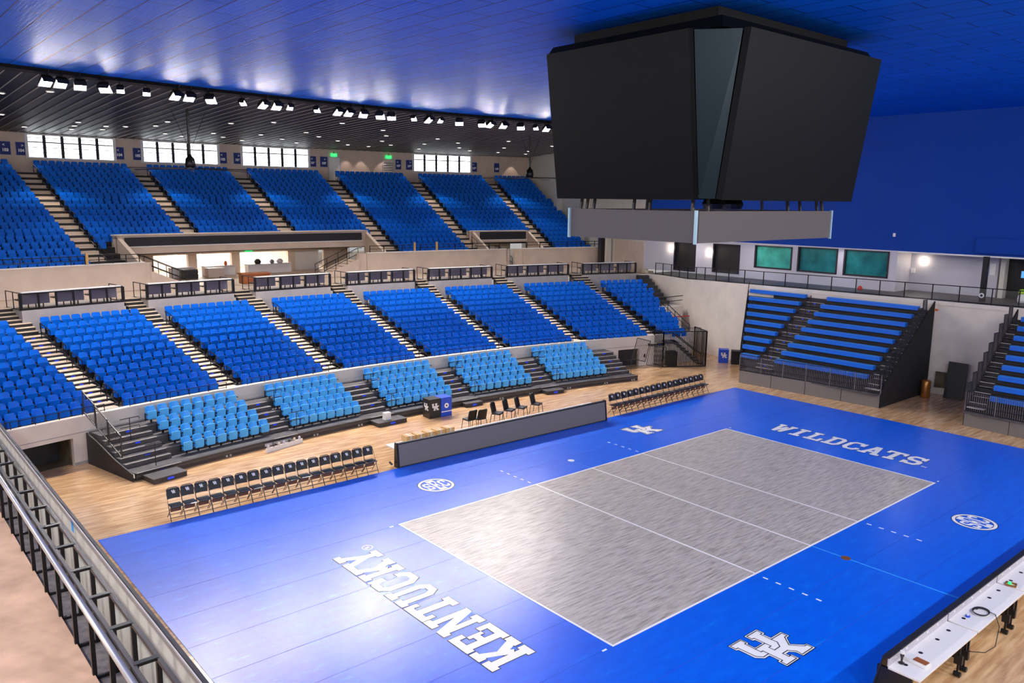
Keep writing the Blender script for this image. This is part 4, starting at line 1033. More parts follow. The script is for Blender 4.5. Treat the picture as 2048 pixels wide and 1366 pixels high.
# ============================================================ RAIL BOXES ON THE PLATFORMS
m_, N_, L_, b_g = new_mat('clear_glass')
tr = N_.new('ShaderNodeBsdfTransparent'); gl = N_.new('ShaderNodeBsdfGlossy'); gl.inputs['Roughness'].default_value = .05; mxs = N_.new('ShaderNodeMixShader'); mxs.inputs[0].default_value = .08
tr.inputs[0].default_value = (.93, .96, .96, 1)
L_.new(tr.outputs[0], mxs.inputs[1]); L_.new(gl.outputs[0], mxs.inputs[2]); L_.new(mxs.outputs[0], N_['Material Output'].inputs['Surface']); MAT['clear_glass'] = m_
for i, (a, b) in enumerate(LSEC):
    a2, b2 = tw(a - .0035), tw(b + .0035 if i < 7 else .368)
    sn = SECN[i] + (' lower section' if i in (0, 7) else ' lower section from left')
    t = thing('rail_box', 'black-framed rail box with white drink ledge behind the %s' % sn, 'railing', P(CW, PR0, (a2 + b2) / 2, ZP), -(a2 + b2) / 2)
    inv = Matrix.Rotation((a2 + b2) / 2, 4, 'Z') @ Matrix.Translation(-P(CW, PR0, (a2 + b2) / 2, ZP))
    def put(mb, name, mm, par=t):
        mb.v = [tuple(inv @ Vector(v)) for v in mb.v]; return mb.build(name, mm, par)
    put(MB().arc(CW, [(PR0 + .02, ZP), (PR0 + .12, ZP), (PR0 + .12, ZP + .09), (PR0 + .02, ZP + .09)], a2, b2, 6), 'bottom_beam', 'black_metal')
    put(MB().arc(CW, [(PR0 + .02, ZP + .74), (PR0 + .12, ZP + .74), (PR0 + .12, ZP + .80), (PR0 + .02, ZP + .80)], a2, b2, 6), 'top_beam', 'black_metal')
    put(MB().arc(CW, [(PR0 + .04, ZP + .80), (PR0 + .36, ZP + .80), (PR0 + .36, ZP + .84), (PR0 + .04, ZP + .84)], a2 + .001, b2 - .001, 6), 'drink_ledge', 'white_paint')
    for q in range(7):
        th = a2 + (b2 - a2) * q / 6; w = .0009 if q in (0, 6) else .0005
        put(MB().arc(CW, [(PR0 + .03, ZP), (PR0 + .11, ZP), (PR0 + .11, ZP + .78), (PR0 + .03, ZP + .78)], th - w, th + w, 1), 'post', 'black_metal')
    for s_, e_ in ((0, 1.7),):
        for th in (a2, b2):
            m = MB()
            for z in (.02, .80): m.tube([P(CW, PR0 + .1, th, ZP + z), P(CW, PR0 + 1.75, th, ZP + z)], .025, 5)
            for r_ in (.9, 1.75): m.tube([P(CW, PR0 + r_, th, ZP), P(CW, PR0 + r_, th, ZP + .8)], .022, 5)
            put(m, 'side_rail', 'black_metal')
    for q in range(3):
        ta = a2 + (b2 - a2) * (q + .06) / 3; tb = a2 + (b2 - a2) * (q + .90) / 3
        put(MB().arc(CW, [(PR0 + .45, ZP + .22), (PR0 + .49, ZP + .22), (PR0 + .49, ZP + .72), (PR0 + .45, ZP + .72)], ta, tb, 3), 'modesty_panel', 'table_grey')
        m = MB()
        for r_ in range(4):
            th = ta + (tb - ta) * (r_ + .5) / 4; m.tube([P(CW, PR0 + .8, th, ZP), P(CW, PR0 + .8, th, ZP + .4)], .03, 5); m.arc(CW, [(PR0 + .62, ZP + .4), (PR0 + 1.0, ZP + .4), (PR0 + 1.0, ZP + .46), (PR0 + .62, ZP + .46)], th - .0024, th + .0024, 1)
        put(m, 'stool_row', 'dark_steel')
# ============================================================ RAILINGS OF UPPER LEVELS
def railing(pts, h, name, label, cat='railing', z=None, mid=1, step=None, th=.025, glass=False, bar_gap=None):
    base = Vector(pts[0]); t = thing(name, label, cat, base)
    P_ = [Vector(p) - base for p in pts]
    m = MB().tube([p + Vector((0, 0, h)) for p in P_], th, 6); m.build('top_rail', 'black_metal', t)
    for k in range(mid): MB().tube([p + Vector((0, 0, h * (k + .5 if mid > 1 else .5) / max(mid, 1) if not glass else .05)) for p in P_], th * .8, 5).build('lower_rail', 'black_metal', t)
    for p in P_: MB().bar(p, p + Vector((0, 0, h)), th * 1.8).build('post', 'black_metal', t)
    if glass:
        for p, q in zip(P_[:-1], P_[1:]):
            d = (q - p).normalized() * .05
            MB().add([p + d + Vector((0, 0, .1)), q - d + Vector((0, 0, .1)), q - d + Vector((0, 0, h - .04)), p + d + Vector((0, 0, h - .04))], [(0, 1, 2, 3)]).build('glass_pane', 'clear_glass', t)
    return t
ey = [-6, -4.6, -3.2, -1.8, -.6, .9, 2.2, 3.6, 4.9, 6.2, 7.6, 9.0, 10.4, 11.8, 13.1, 14.4, 15.6, 16.8, 17.8, 18.8, 19.8, 20.8, 21.8, 22.6]
railing([(wx(y) + .05, y, ze(y)) for y in ey[::-1]], .84, 'glass_railing', 'long black railing with glass bays along the edge of the end concourse', glass=True, mid=1)
railing([tuple(P(CU, 91.35, th, 6.25)) for th in (.05, .062, .078, .094, .11, .126, .142, .158, .168)], .45, 'parapet_railing', 'low black railing on the tan parapet below the section 107 seats')
railing([tuple(P(CU, 91.35, th, 6.25)) for th in (.195, .208, .222, .236, .25, .264, .276)], .45, 'parapet_railing', 'low black railing on the tan parapet nearest the scoreboard')
railing([tuple(P(CU, 91.35, th, 6.25)) for th in (-.20, -.185, -.17, -.158, -.15, -.142, -.134, -.126, -.118)], .45, 'parapet_railing', 'low black railing on the left tan parapet below the section 103 seats')
def stair_flight(p0, p1, w, n, name, label, mm='concrete_tan', rail=True, sidewall=None):
    """p0 bottom, p1 top; steps across the horizontal normal"""
    p0 = Vector(p0); p1 = Vector(p1); d = Vector((p1.x - p0.x, p1.y - p0.y, 0)); L = d.length; a = math.atan2(d.y, d.x)
    t = thing(name, label, 'stairs', p0, a); H = p1.z - p0.z
    m = MB()
    for k in range(n): m.box(L * k / n, -w / 2, max(0, H * k / n - .1) if k else 0, L * (k + 1) / n, w / 2, H * (k + 1) / n)
    m.build('steps', mm, t)
    if rail:
        for s in (-1, 1):
            r_ = MB(); y = s * (w / 2 - .04)
            for h in (.85, .45): r_.tube([(0, y, h), (L, y, H + h), (L + .3, y, H + h)], .024, 6)
            for k in range(4): r_.tube([(L * k / 3, y, H * k / 3), (L * k / 3, y, H * k / 3 + .85)], .022, 5)
            r_.build('handrail', 'black_metal', t)
    if sidewall:
        m = MB(); 
        for s in (-1, 1):
            y0, y1 = sorted((s * w / 2, s * (w / 2 + .12)))
            m.prism([(-.1, 0), (L + .1, 0), (L + .1, H + .1), (L, H + .1), (-.1, .12)], 1, y0, y1)
        m.build('stringer', sidewall, t)
    return t
stair_flight(P(CU, 92.0, -.088, ZP), P(CU, 92.3, -.1125, UZ + .15), 1.2, 7, 'concourse_stairs', 'tan concourse stairs with black handrails left of the concession room', sidewall='concrete_tan')
stair_flight(P(CU, 92.0, .012, ZP), P(CU, 92.3, .0415, UZ + .15), 1.2, 7, 'concourse_stairs', 'tan concourse stairs with black handrails right of the concession room', sidewall='concrete_tan')
stair_flight(P(CU, 92.0, .183, ZP), P(CU, 92.2, .171, UZ), .9, 5, 'concourse_stairs', 'narrow concourse stairs below the short ribbon display', sidewall='concrete_tan')
# small notice boards by the vomitory
for th, nm in ((.0675, 'narrow blue notice panel at the right cheek wall of the long ribbon display'), (.1885, 'narrow blue notice panel in the small stair opening')):
    MB().box(-.09, -.02, 0, .09, .02, .75).build('notice_panel', 'sign_blue', loc=P(CU, 93.2 if th < .1 else 96.6, th, 6.0 if th < .1 else 5.4), rotz=-th, label=nm, cat='sign')
# ---------------- last section: side stairs down to the court
stair_flight(P(CL, 70.9, .3545, 3.05), P(CL, 75.3, .3625, 4.62), .8, 8, 'side_stairs', 'dark metal stairs down along the last lower section', mm='deck_dark', rail=False)
t = thing('stair_landing', 'white landing wall with black handrail beside the last lower section', 'landing', (22.3, 18.9, 0))
MB().box(-.5, -.2, 1.2, 1.3, .9, 2.9).build('landing_block', 'concrete_white', t)
MB().prism([(-2.6, 0), (0, 0), (0, 2.9), (-.2, 2.9), (-2.6, 1.35)], 0, -1.2, -1.0).build('stair_wall', 'concrete_white', t)
hr = MB(); hr.tube([(-1.1, -2.6, 2.1), (-1.1, -.2, 3.6), (1.2, -.2, 3.6)], .03, 6); hr.tube([(-1.1, -2.6, 1.8), (-1.1, -.2, 3.3), (1.2, -.2, 3.3)], .022, 6)
for q in range(5): hr.tube([(-1.1, -2.6 + .6 * q, 1.3 + .375 * q), (-1.1, -2.6 + .6 * q, 2.1 + .375 * q)], .024, 5)
hr.build('handrail', 'black_metal', t)
MB().tube([(-1.2, -.7, 2.35), (1.0, -1.0, 2.3)], .035, 6).build('pipe', 'red', t)
# black cage with a stair tower inside
t = thing('barred_gate_cage', 'black barred cage around stairs beside the right tunnel opening', 'cage', (16.96, 14.93, 0))
cg = [(17.33, 15.98), (16.96, 14.93), (19.3, 13.5), (20.2, 15.1)]
for (ax, ay), (bx, by) in zip(cg[:-1], cg[1:]):
    a_ = Vector((ax - 16.96, ay - 14.93, 0)); b_ = Vector((bx - 16.96, by - 14.93, 0)); L = (b_ - a_).length; n = int(L / .1); m = MB()
    for z in (.04, 2.2): m.bar(a_ + Vector((0, 0, z)), b_ + Vector((0, 0, z)), .05)
    for k in range(n + 1):
        p = a_.lerp(b_, k / n); m.bar(p, p + Vector((0, 0, 2.2)), .05 if k in (0, n) else .02)
    m.build('bar_panel', 'black_metal', t)
m = MB()
for k in range(8): m.box(.7 + .22 * k, .0, 1.5 - .19 * k, .95 + .22 * k, .8, 1.56 - .19 * k, Matrix.Rotation(-.55, 4, 'Z'))
m.box(.2, -.1, 1.48, .9, .9, 1.56, Matrix.Rotation(-.55, 4, 'Z')); m.build('stair_treads', 'black_metal', t)
for y in (0, .8):
    MB().bar(Matrix.Rotation(-.55, 4, 'Z') @ Vector((.7, y, 2.1)), Matrix.Rotation(-.55, 4, 'Z') @ Vector((2.4, y, .8)), .05).build('stair_rail', 'black_metal', t)
MB().box(.35, .1, .03, .95, .6, .95, Matrix.Rotation(-.55, 4, 'Z')).build('stair_core', 'black_plastic', t, bevel=.03)
# tilted gate panels by the right end of the stand
for i, (x, y, rz, tl) in enumerate(((14.1, 14.9, -.35, .25), (14.75, 14.35, -.75, .18))):
    t = thing('gate_panel', ('tall' if i == 0 else 'lower') + ' grey barred gate panel leaning at the right end of the pull-out stand', 'gate', (x, y, LZ0 + .62 - .35 * i), rz)
    m = MB(); M = Matrix.Rotation(tl, 4, 'Y')
    for z in (0, 1.25): m.bar(M @ Vector((0, 0, z)), M @ Vector((.9, 0, z)), .04)
    for k in range(10): m.bar(M @ Vector((.1 * k, 0, 0)), M @ Vector((.1 * k, 0, 1.25)), .035 if k in (0, 9) else .018)
    m.build('bar_grid', 'dark_steel', t)
# side guard of the left end of the stand
t = thing('side_guard', 'black mesh guard and dark end cover at the left end of the pull-out stand', 'guard', pw(LR0, LA - .0008, 0))
bas = pw(LR0, LA - .0008, 0)
def sg(R, z): return pw(R, LA - .0012, z) - bas
for k in range(3):
    m = MB(); ra, rb = 62.9 + .9 * k, 63.75 + .9 * k; za, zb2 = .75 + .42 * k, 1.12 + .42 * k
    m.bar(sg(ra, za), sg(rb, zb2), .04); m.bar(sg(ra, za + .8), sg(rb, zb2 + .8), .04)
    for q in range(9):
        p = sg(ra, za).lerp(sg(rb, zb2), q / 8); m.bar(p, p + Vector((0, 0, .8)), .04 if q in (0, 8) else .014)
    m.build('mesh_panel', 'dark_steel', t)
m = MB(); v = [sg(LR0, 0), sg(65.4, 0), sg(65.4, 1.2), sg(64.6, 1.0), sg(63.3, .55), sg(LR0, .27)]
m.add(v + [q + Vector((-.05, 0, 0)) for q in v], [(0, 1, 2, 3, 4, 5), (11, 10, 9, 8, 7, 6)] + [(i, 6 + i, 6 + (i + 1) % 6, (i + 1) % 6) for i in range(6)]); m.build('end_cover', 'deck_dark', t)
MB().box(-.06, -.2, .18, -.051, -.05, .32).build('label_plate', 'white_paint', t)
# ============================================================ COURT SIDE FURNITURE
def folding_chair():
    t = thing('folding_chair', 'x', 'chair')
    vs, fs = shell(.385, .62, .92, .17, .235, .035)
    MB().add(vs, fs).build('backrest', 'vinyl_black', t)
    MB().box(-.19, -.22, .43, .19, .17, .475).build('seat', 'vinyl_black', t, bevel=.02)
    for sx in (-1, 1):
        m = MB(); m.tube([(sx * .215, -.22, 0), (sx * .215, -.02, .40), (sx * .205, .17, .80), (sx * .19, .22, .90)], .013, 6); m.build('front_leg', 'frame_dark', t)
        m = MB(); m.tube([(sx * .195, .24, 0), (sx * .195, -.14, .43)], .012, 6); m.build('rear_leg', 'frame_dark', t)
    m = MB(); m.tube([(-.215, -.17, .1), (.215, -.17, .1)], .009, 5); m.tube([(-.195, .2, .09), (.195, .2, .09)], .009, 5); m.build('stretcher', 'frame_dark', t)
    MB().tube([(-.19, .22, .90), (-.12, .26, .945), (.12, .26, .945), (.19, .22, .90)], .013, 6).build('top_bow', 'frame_dark', t)
    MB().box(-.16, .0, .24, .16, .015, .36).build('under_panel', 'chair_slat', t)
    u = uk(t, (0, .178, .83), .085, (math.radians(78), 0, 0), 'back_logo')
    return t
fc = reg(folding_chair()); first = True
for row, (xa, xb, y0_, y1_, rn) in enumerate(((-13.72, -6.75, 9.30, 9.28, 'row at the near side of the scorer board'), (6.5, 13.55, 9.32, 9.42, 'row at the far side of the scorer board'))):
    for k in range(17):
        o = fc if first else copy_tree(fc); first = False
        o.location = (xa + (xb - xa) * k / 16, y0_ + (y1_ - y0_) * k / 16 + random.uniform(-.01, .01), .0)
        o.rotation_euler.z = random.uniform(-.03, .03)
        o['label'] = 'black folding chair, %s from left, %s' % (ORD[k], rn); o['group'] = 'black folding chairs in the %s bench row' % ('near' if row == 0 else 'far')
# scorer LED board
t = thing('led_board', 'long grey LED advertising board standing at the far court edge', 'LED board', (-.15, 8.98, 0), -.024)
MB().prism([(-.10, 0), (.16, 0), (.12, .93), (.0, .93)], 0, -5.55, 5.5).build('board_body', 'led_black', t)
MB().add([(-5.5, -.099, .06), (5.45, -.099, .06), (5.45, -.008, .88), (-5.5, -.008, .88)], [(0, 1, 2, 3)]).build('display_face', 'led_face', t, loc=(0, -.012, 0))
for sx in (-5.56, 5.5): MB().prism([(-.115, 0), (.18, 0), (.14, .95), (-.01, .95)], 0, sx - .02, sx + .05).build('end_cap', 'black_metal', t)
MB().box(-5.55, .2, .66, 5.4, .85, .70).build('table_top', 'table_white', t)
for x in (-5.0, -2.5, 0, 2.5, 5.0): MB().box(x - .03, .5, .19, x + .03, .55, .66).build('table_leg', 'black_metal', t)
MB().tube([(-5.7, .1, .12), (-5.75, .2, .2), (-5.65, .3, .1)], .04, 6).build('connector', 'black_plastic', t)
for x in (-5.0, -2.5, 0, 2.5, 5.0): MB().box(x - .05, .15, .0, x + .05, .75, .19).build('table_foot', 'black_metal', t)
for k in range(5):
    t = thing('cardboard_box', 'tan cardboard box on the board table, %s from left' % ORD[k], 'box', (-4.75 + .47 * k, 9.78, .705), -.024, 'cardboard boxes behind the LED board')
    MB().box(-.2, -.2, 0, .2, .2, .24).build('carton', 'cardboard', t, bevel=.008); MB().box(-.03, -.201, .0, .03, .201, .243).build('tape', 'wall_pale', t)
def office_chair():
    t = thing('office_chair', 'x', 'chair')
    MB().add(*shell(.44, .5, .92, .18, .28, .06, bow=.05)).build('backrest', 'black_plastic', t)
    MB().box(-.23, -.24, .42, .23, .2, .5).build('seat', 'black_plastic', t, bevel=.03)
    for sx in (-1, 1): 
        for sy in (-.2, .2): MB().tube([(sx * .21, sy, .43), (sx * .25, sy * 1.25, 0)], .015, 6).build('leg', 'frame_dark', t)
    return t
oc = reg(office_chair())
for k, (x, y, rz) in enumerate(((-.42, 11.55, .05), (.03, 11.4, -.05), (1.2, 11.6, .5), (2.0, 11.7, .45), (2.72, 11.7, .5), (3.72, 11.75, .45))):
    o = oc if k == 0 else copy_tree(oc); o.location = (x, y, 0); o.rotation_euler.z = rz + (PI if k < 2 else 0)
    o['label'] = 'black padded chair standing behind the LED board, %s from left' % ORD[k]; o['group'] = 'loose black chairs behind the LED board'
# bins
def bin_(x, y, mm, label, rz=-.03, h=.86, logo=True):
    t = thing('waste_bin', label, 'bin', (x, y, 0), rz)
    MB().box(-.3, -.3, 0, .3, .3, h).build('bin_body', mm, t, bevel=.02)
    MB().box(-.31, -.31, h, .31, .31, h + .05).build('lid', mm, t, bevel=.02)
    if logo:
        uk(t, (0, -.305, h * .62), .26, (PI / 2, 0, 0)); 
        if mm == 'bin_dark': uk(t, (-.305, 0, h * .62), .26, (PI / 2, 0, -PI / 2))
    return t
bin_(-.56, 14.25, 'bin_dark', 'dark brown waste bin with white college logo standing before the stand')
t = bin_(.06, 14.22, 'bin_blue', 'blue recycling bin with white round mark standing beside the dark bin', logo=False)
m = MB(); m.lathe([(.12, 0), (.12, .006)], n=16); o = m.build('round_mark', 'letter_white', t, loc=(0, -.303, .52)); o.rotation_euler = (PI / 2, 0, 0)
MB().lathe([(.045, 0), (.045, .01)], n=12).build('round_opening', 'outline_black', t, loc=(0, -.303, .52)).rotation_euler = (PI / 2, 0, 0)
MB().box(-.28, -.306, .22, .28, -.301, .26).build('stripe', 'letter_white', t)
bin_(21.35, 13.65, 'bin_blue', 'blue waste bin with white logo at the foot of the end wall', rz=-.9, h=.8)
bin_(21.55, 12.85, 'black_plastic', 'black waste bin beside the blue one at the end wall', rz=-.9, h=.8, logo=False)
# small things on the wooden floor
t = thing('floor_rack', 'low white speckled rack lying on the wooden floor before the stand', 'rack', (-7.9, 14.05, 0), .25)
m = MB(); m.box(-.9, -.03, 0, .9, .03, .18)
m.build('rack_frame', 'white_paint', t)
for k in range(7): MB().lathe([(.02, 0), (.06, .03), (.05, .1), (.01, .13)], (-.8 + .26 * k, 0, .18), 8).build('rack_item', ('wall_grey', 'deck', 'concrete_tan')[k % 3], t)

# ============================================================ END BLEACHERS
def bleacher(sy, label, lab2):
    t = thing('bleacher', label, 'bleacher', (17.4, 5.7 * sy, 0)); B = Vector((17.4, 5.7 * sy, 0))
    def Y(y): return y * sy - B.y
    def bx(m, x0, y0, z0, x1, y1, z1): m.box(x0 - B.x, min(Y(y0), Y(y1)), z0, x1 - B.x, max(Y(y0), Y(y1)), z1); return m
    def side(x): return 9.7 + (x - 17.1) * .58
    for k in range(9):
        x = 22.3 - .52 * k; z = 4.68 - .4 * k; zd = z - .40
        dm = MB(); bx(dm, x - .12, 2.0, zd - .12, x + .42, side(x) - .05, zd); bx(dm, x - .14, 2.0, zd - .40, x - .1, side(x) - .05, zd - .02); bx(dm, x + .1, 2.0, zd - .02, x + .14, side(x) - .05, z - .16); dm.build('deck_row', 'deck_dark', t)
        for a, b in ((2.42 + .052 * k, 7.5 + .065 * k), (8.86 + .035 * k, side(x) - .15)):
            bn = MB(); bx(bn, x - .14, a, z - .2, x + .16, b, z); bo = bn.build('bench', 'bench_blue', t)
            bt = MB(); bx(bt, x - .145, a - .005, z, x + .165, b + .005, z + .012); bt.build('lit_top', 'bench_top_lit', bo)  # thin paler sheet, light falling on the bench top is in its colour
        for (a, b) in ((7.62 + .06 * k, 8.76 + .04 * k), (2.02, 2.34 + .05 * k)):
            st_ = MB(); bx(st_, x - .42, a, zd - .21, x - .14, b, zd - .2 + .02); bx(st_, x - .16, a, zd, x - .08, b, zd + .02); st_.build('aisle_step', 'nosing', t)
        mk = MB(); bx(mk, x - .15, 8.15 + .05 * k, zd - .09, x - .145, 8.25 + .05 * k, zd - .03); mk.build('row_marker', 'blue_logo', t)
    fm = MB(); bx(fm, 17.45, 2.0, .66, 18.2, 9.8, .72); fm.build('front_deck', 'deck', t)
    # facade board and fence, slightly skewed like the deck edge
    p0 = Vector((17.73 - B.x, Y(1.95), 0)); p1 = Vector((17.12 - B.x, Y(9.64), 0)); d = p1 - p0
    nn = Vector((.04, 0, 0)); 
    for q in range(4):
        a = p0 + d * (q / 4 + .002); b = p0 + d * ((q + 1) / 4 - .002)
        vs = [a, b, b + nn, a + nn]
        MB().add([v for v in vs] + [v + Vector((0, 0, .70)) for v in vs], CF).build('facade_board', 'led_face', t)
    rails = MB()
    for z in (.74, 1.0, 1.62): rails.bar(p0 + Vector((.03, 0, z)), p1 + Vector((.03, 0, z)), .03)
    rails.build('fence_rail', 'black_metal', t)
    n = 84
    for k in range(n + 1):
        a = p0 + d * k / n + Vector((.03, 0, .72)); MB().bar(a, a + Vector((0, 0, .9)), .04 if k % 14 == 0 else .016).build('fence_bar', 'fence_grey', t)
    # inner side: curtain and stepped guard panels
    cu = MB(); prof_ = [(17.75, 0), (23.1, 0), (23.1, 4.95)] + [(22.3 - .52 * k, 4.68 - .4 * k - .3) for k in range(9)] + [(17.75, .75)]
    cu.prism([(x - B.x, z) for x, z in prof_], 1, Y(1.93), Y(1.99)); cu.build('skirt_curtain', 'curtain', t)
    for k in range(9):
        x = 22.3 - .52 * k; z = 4.28 - .4 * k; h = .8 if sy > 0 else .95
        g = MB()
        for q in range(7): g.bar((x - .42 + .07 * q - B.x, Y(2.0), z - .1), (x - .5 + .07 * q - B.x, Y(2.0), z + h), .016)
        g.bar((x - .44 - B.x, Y(2.0), z - .1), (x - .52 - B.x, Y(2.0), z + h), .035); g.bar((x - .0 - B.x, Y(2.0), z - .1), (x - .08 - B.x, Y(2.0), z + h), .035)
        g.bar((x - .52 - B.x, Y(2.0), z + h), (x - .08 - B.x, Y(2.0), z + h), .04); g.bar((x - .44 - B.x, Y(2.0), z - .1), (x - B.x, Y(2.0), z - .1), .03)
        g.build('guard_panel', 'dark_steel' if sy < 0 else 'black_plastic', t)
    # outer side rail
    sr = MB()
    for k in range(9):
        x = 22.3 - .52 * k; z = 4.28 - .4 * k; sr.bar((x - B.x, Y(side(x)), z - .3), (x - B.x, Y(side(x)), z + .85), .03)
    sr.bar((22.3 - B.x, Y(side(22.3)), 5.13), (18.14 - B.x, Y(side(18.14)), 1.93), .04); sr.bar((22.3 - B.x, Y(side(22.3)), 4.6), (18.14 - B.x, Y(side(18.14)), 1.4), .03)
    sr.build('outer_rail', 'black_metal', t)
    vs = [(17.2, 9.68, 0), (22.4, side(22.4), 0), (22.4, side(22.4), 4.2), (17.2, 9.68, .7)]
    MB().add([(a - B.x, Y(b), c) for a, b, c in vs], [(0, 1, 2, 3)]).build('outer_skirt', 'curtain', t)
    ar = MB(); 
    for k in (1, 4, 7):
        x = 22.3 - .52 * k; z = 4.28 - .4 * k; y = 8.2 + .05 * k; ar.tube([(x - B.x, Y(y), z), (x - B.x, Y(y), z + .85), (x - .5 - B.x, Y(y), z + .5), (x - .5 - B.x, Y(y), z - .4)], .018, 6)
    ar.build('aisle_rail', 'black_metal', t)
    return t
bleacher(1, 'blue bench bleacher under the end concourse windows, complete in view', '')
bleacher(-1, 'blue bench bleacher cut off by the right edge of the view', '')
# things between the two bleachers
t = thing('padded_post', 'bronze coloured padded cylinder post on the floor beside the black curtain', 'post', (21.9, 1.5, 0))
MB().lathe([(.2, 0), (.22, .03), (.22, .9), (.18, .95)], n=20).build('pad', 'bronze', t, smooth=True)
t = thing('dark_panel', 'tall dark board leaning against the end wall between the bleachers', 'board', (23.0, .45, 0), 0)
MB().prism([(-.35, 0), (-.3, 0), (.0, 1.9), (-.05, 1.9)], 1, -.5, .45).build('board_face', 'black_plastic', t)
t = thing('wall_panel', 'square brown wall panel low on the end wall beside the black curtain', 'panel', (23.13, 1.25, .45), .09)
MB().box(-.06, -.3, 0, 0, .3, .8).build('panel_face', 'tunnel_dark', t); MB().box(-.07, -.33, -.03, -.03, .33, 0).build('panel_frame', 'dark_steel', t)
MB().box(-.04, -.14, 0, 0, .14, .1).build('warning_plate', 'orange', loc=(23.1, 1.9, 4.45), label='small orange plate on the end wall under the railing', cat='plate')
# end concourse: column, sconces, wall things
t = thing('black_column', 'black steel column with white ring at its foot on the end concourse', 'column', (24.95, .35, ZE))
MB().box(-.12, -.12, 0, .12, .12, 2.35).build('shaft', 'black_metal', t)
o = MB().lathe([(.13, 0), (.13, .02)], n=16).build('ring_mark', 'letter_white', t, loc=(-.13, 0, .32)); o.rotation_euler = (0, -PI / 2, 0)
o = MB().lathe([(.07, 0), (.07, .025)], n=16).build('ring_centre', 'black_metal', t, loc=(-.135, 0, .32)); o.rotation_euler = (0, -PI / 2, 0)
for (x, y, z, nm) in ((25.62, 21.64, 6.64, 'lit wall sconce left of the leftmost dark opening'), (25.62, 18.25, 6.5, 'lit wall sconce between the two dark openings'), (27.42, 4.55, 6.72, 'lit wall sconce on the grey wall right of the green windows')):
    t = thing('wall_sconce', nm, 'wall lamp', (x, y, z))
    MB().box(-.04, -.07, -.2, 0, .07, .2).build('lamp_body', 'lamp_glow', t); MB().box(-.05, -.085, -.03, .01, .085, .03).build('bracket', 'black_metal', t)
    lamp('sconce_light', 'POINT', (x - .15, y, z), 9, (1, .85, .65), .08)
MB().box(0, -.07, -.1, .03, .07, .1).build('outlet_plate', 'white_paint', loc=(25.71, 5.61, 8.22), label='small white plate on the blue end wall', cat='wall plate')
MB().box(-.05, -.12, 0, 0, .12, .26).build('fire_alarm', 'white_paint', loc=(27.48, 5.1, 6.0), label='small white device on the grey end concourse wall', cat='wall device')
MB().box(0, -.14, -.32, .05, .14, .32).build('wall_notice', 'white_paint', loc=(27.44, .85, 6.5), label='white notice hanging beside the black column', cat='notice')
MB().box(0, -.3, -.18, .04, .3, .18).build('lit_screen', 'screen_blue', loc=(27.8, -.75, 6.3), label='small lit blue screen inside the dark glazed room', cat='screen')
t = thing('backpack', 'bright green and white bag on the end concourse behind the right bleacher', 'bag', (26.0, -1.15, ZE))
MB().lathe([(.16, 0), (.2, .15), (.17, .38), (.1, .45)], n=12).build('bag_body', 'white_paint', t, smooth=True); MB().lathe([(.1, 0), (.17, .06), (.15, .2), (.05, .26)], (0, 0, .45), 12).build('bag_top', 'green_vest', t, smooth=True)
MB().lathe([(.12, 0), (.15, .08), (.1, .2), (.05, .24)], n=10).build('floor_bag', 'red', loc=(25.0, 7.0, ZE), label='small reddish bundle on the floor under the rightmost green window', cat='bundle', smooth=True)
# ============================================================ NEAR SIDE: LED TABLE AT THE RIGHT
for i, (xa, xb) in enumerate(((-5.78, -2.90), (-2.86, .02), (.06, 2.95), (2.99, 5.8))):
    t = thing('led_table', 'white table with black LED front at the near sideline, %s from the bottom' % ORD[i], 'table', ((xa + xb) / 2, -9.35, 0), 0, 'LED table segments at the near sideline')
    w = (xb - xa) / 2 - .01
    MB().prism([(.33, .0), (.30, .0), (.10, .95), (-.03, .95), (-.04, .93), (.08, .9), (.26, .0)], 0, -w, w).build('board_front', 'led_black', t)
    MB().box(-w, -.66, .70, w, -.02, .75).build('table_top', 'table_white', t, bevel=.01)
    MB().box(-w, -.03, .75, w, -.005, .92).build('back_panel', 'wall_grey', t)
    for q in range(5): MB().box(-w + .5 * q + .25, -.045, .85, -w + .5 * q + .33, -.03, .88).build('clip', 'white_paint', t)
    for x in (-w + .05, w - .05): MB().box(x - .03, -.5, 0, x + .03, .2, .70).build('leg_panel', 'black_metal', t)
    for q in range(4): MB().lathe([(.045, .751), (.045, .754)], (-w + .35 + .7 * q + (.12 if q == 2 else 0), -.22, 0), 14).build('cable_hole', 'outline_black', t)
t = thing('tray', 'white tray with brown insert at the near end of the LED table', 'tray', (-5.15, -9.66, .752), -.1)
MB().box(-.12, -.26, 0, .12, .26, .07).build('tray_body', 'white_paint', t, bevel=.01); MB().box(-.09, -.24, .07, .06, .02, .09).build('insert', 'brown_wood', t)
t = thing('mic_stand', 'small dark stand with white cup at the near end of the LED table', 'stand', (-5.43, -9.49, .752))
MB().lathe([(.06, 0), (.06, .015), (.02, .03), (.025, .15), (.04, .16), (.04, .22)], n=12).build('stand_body', 'dark_steel', t); MB().lathe([(.045, .22), (.045, .27)], n=12).build('cup', 'white_paint', t)
t = thing('cable_coil', 'black cable coil hanging over the edge of the LED table', 'cable', (-1.92, -9.72, .757))
for q in range(3):
    n = 24; r_ = .19 + .012 * q; MB().tube([(r_ * math.cos(2 * PI * k / n), r_ * .8 * math.sin(2 * PI * k / n), .012 + .014 * q) for k in range(n + 1)], .009, 5).build('coil_loop', 'cable', t)
MB().tube([(.15, -.12, .02), (.12, -.26, .02), (-.05, -.42, -.15), (-.5, -.52, -.42), (-1.0, -.48, -.4), (-1.35, -.30, -.32)], .009, 5).build('loose_end', 'cable', t)
t = thing('tape_roll', 'small blue and white roll beside the cable coil', 'roll', (-2.35, -9.6, .752)); MB().lathe([(.05, 0), (.05, .04)], n=12).build('roll', 'bin_blue', t); MB().lathe([(.03, .04), (.03, .06)], n=12).build('core', 'white_paint', t)
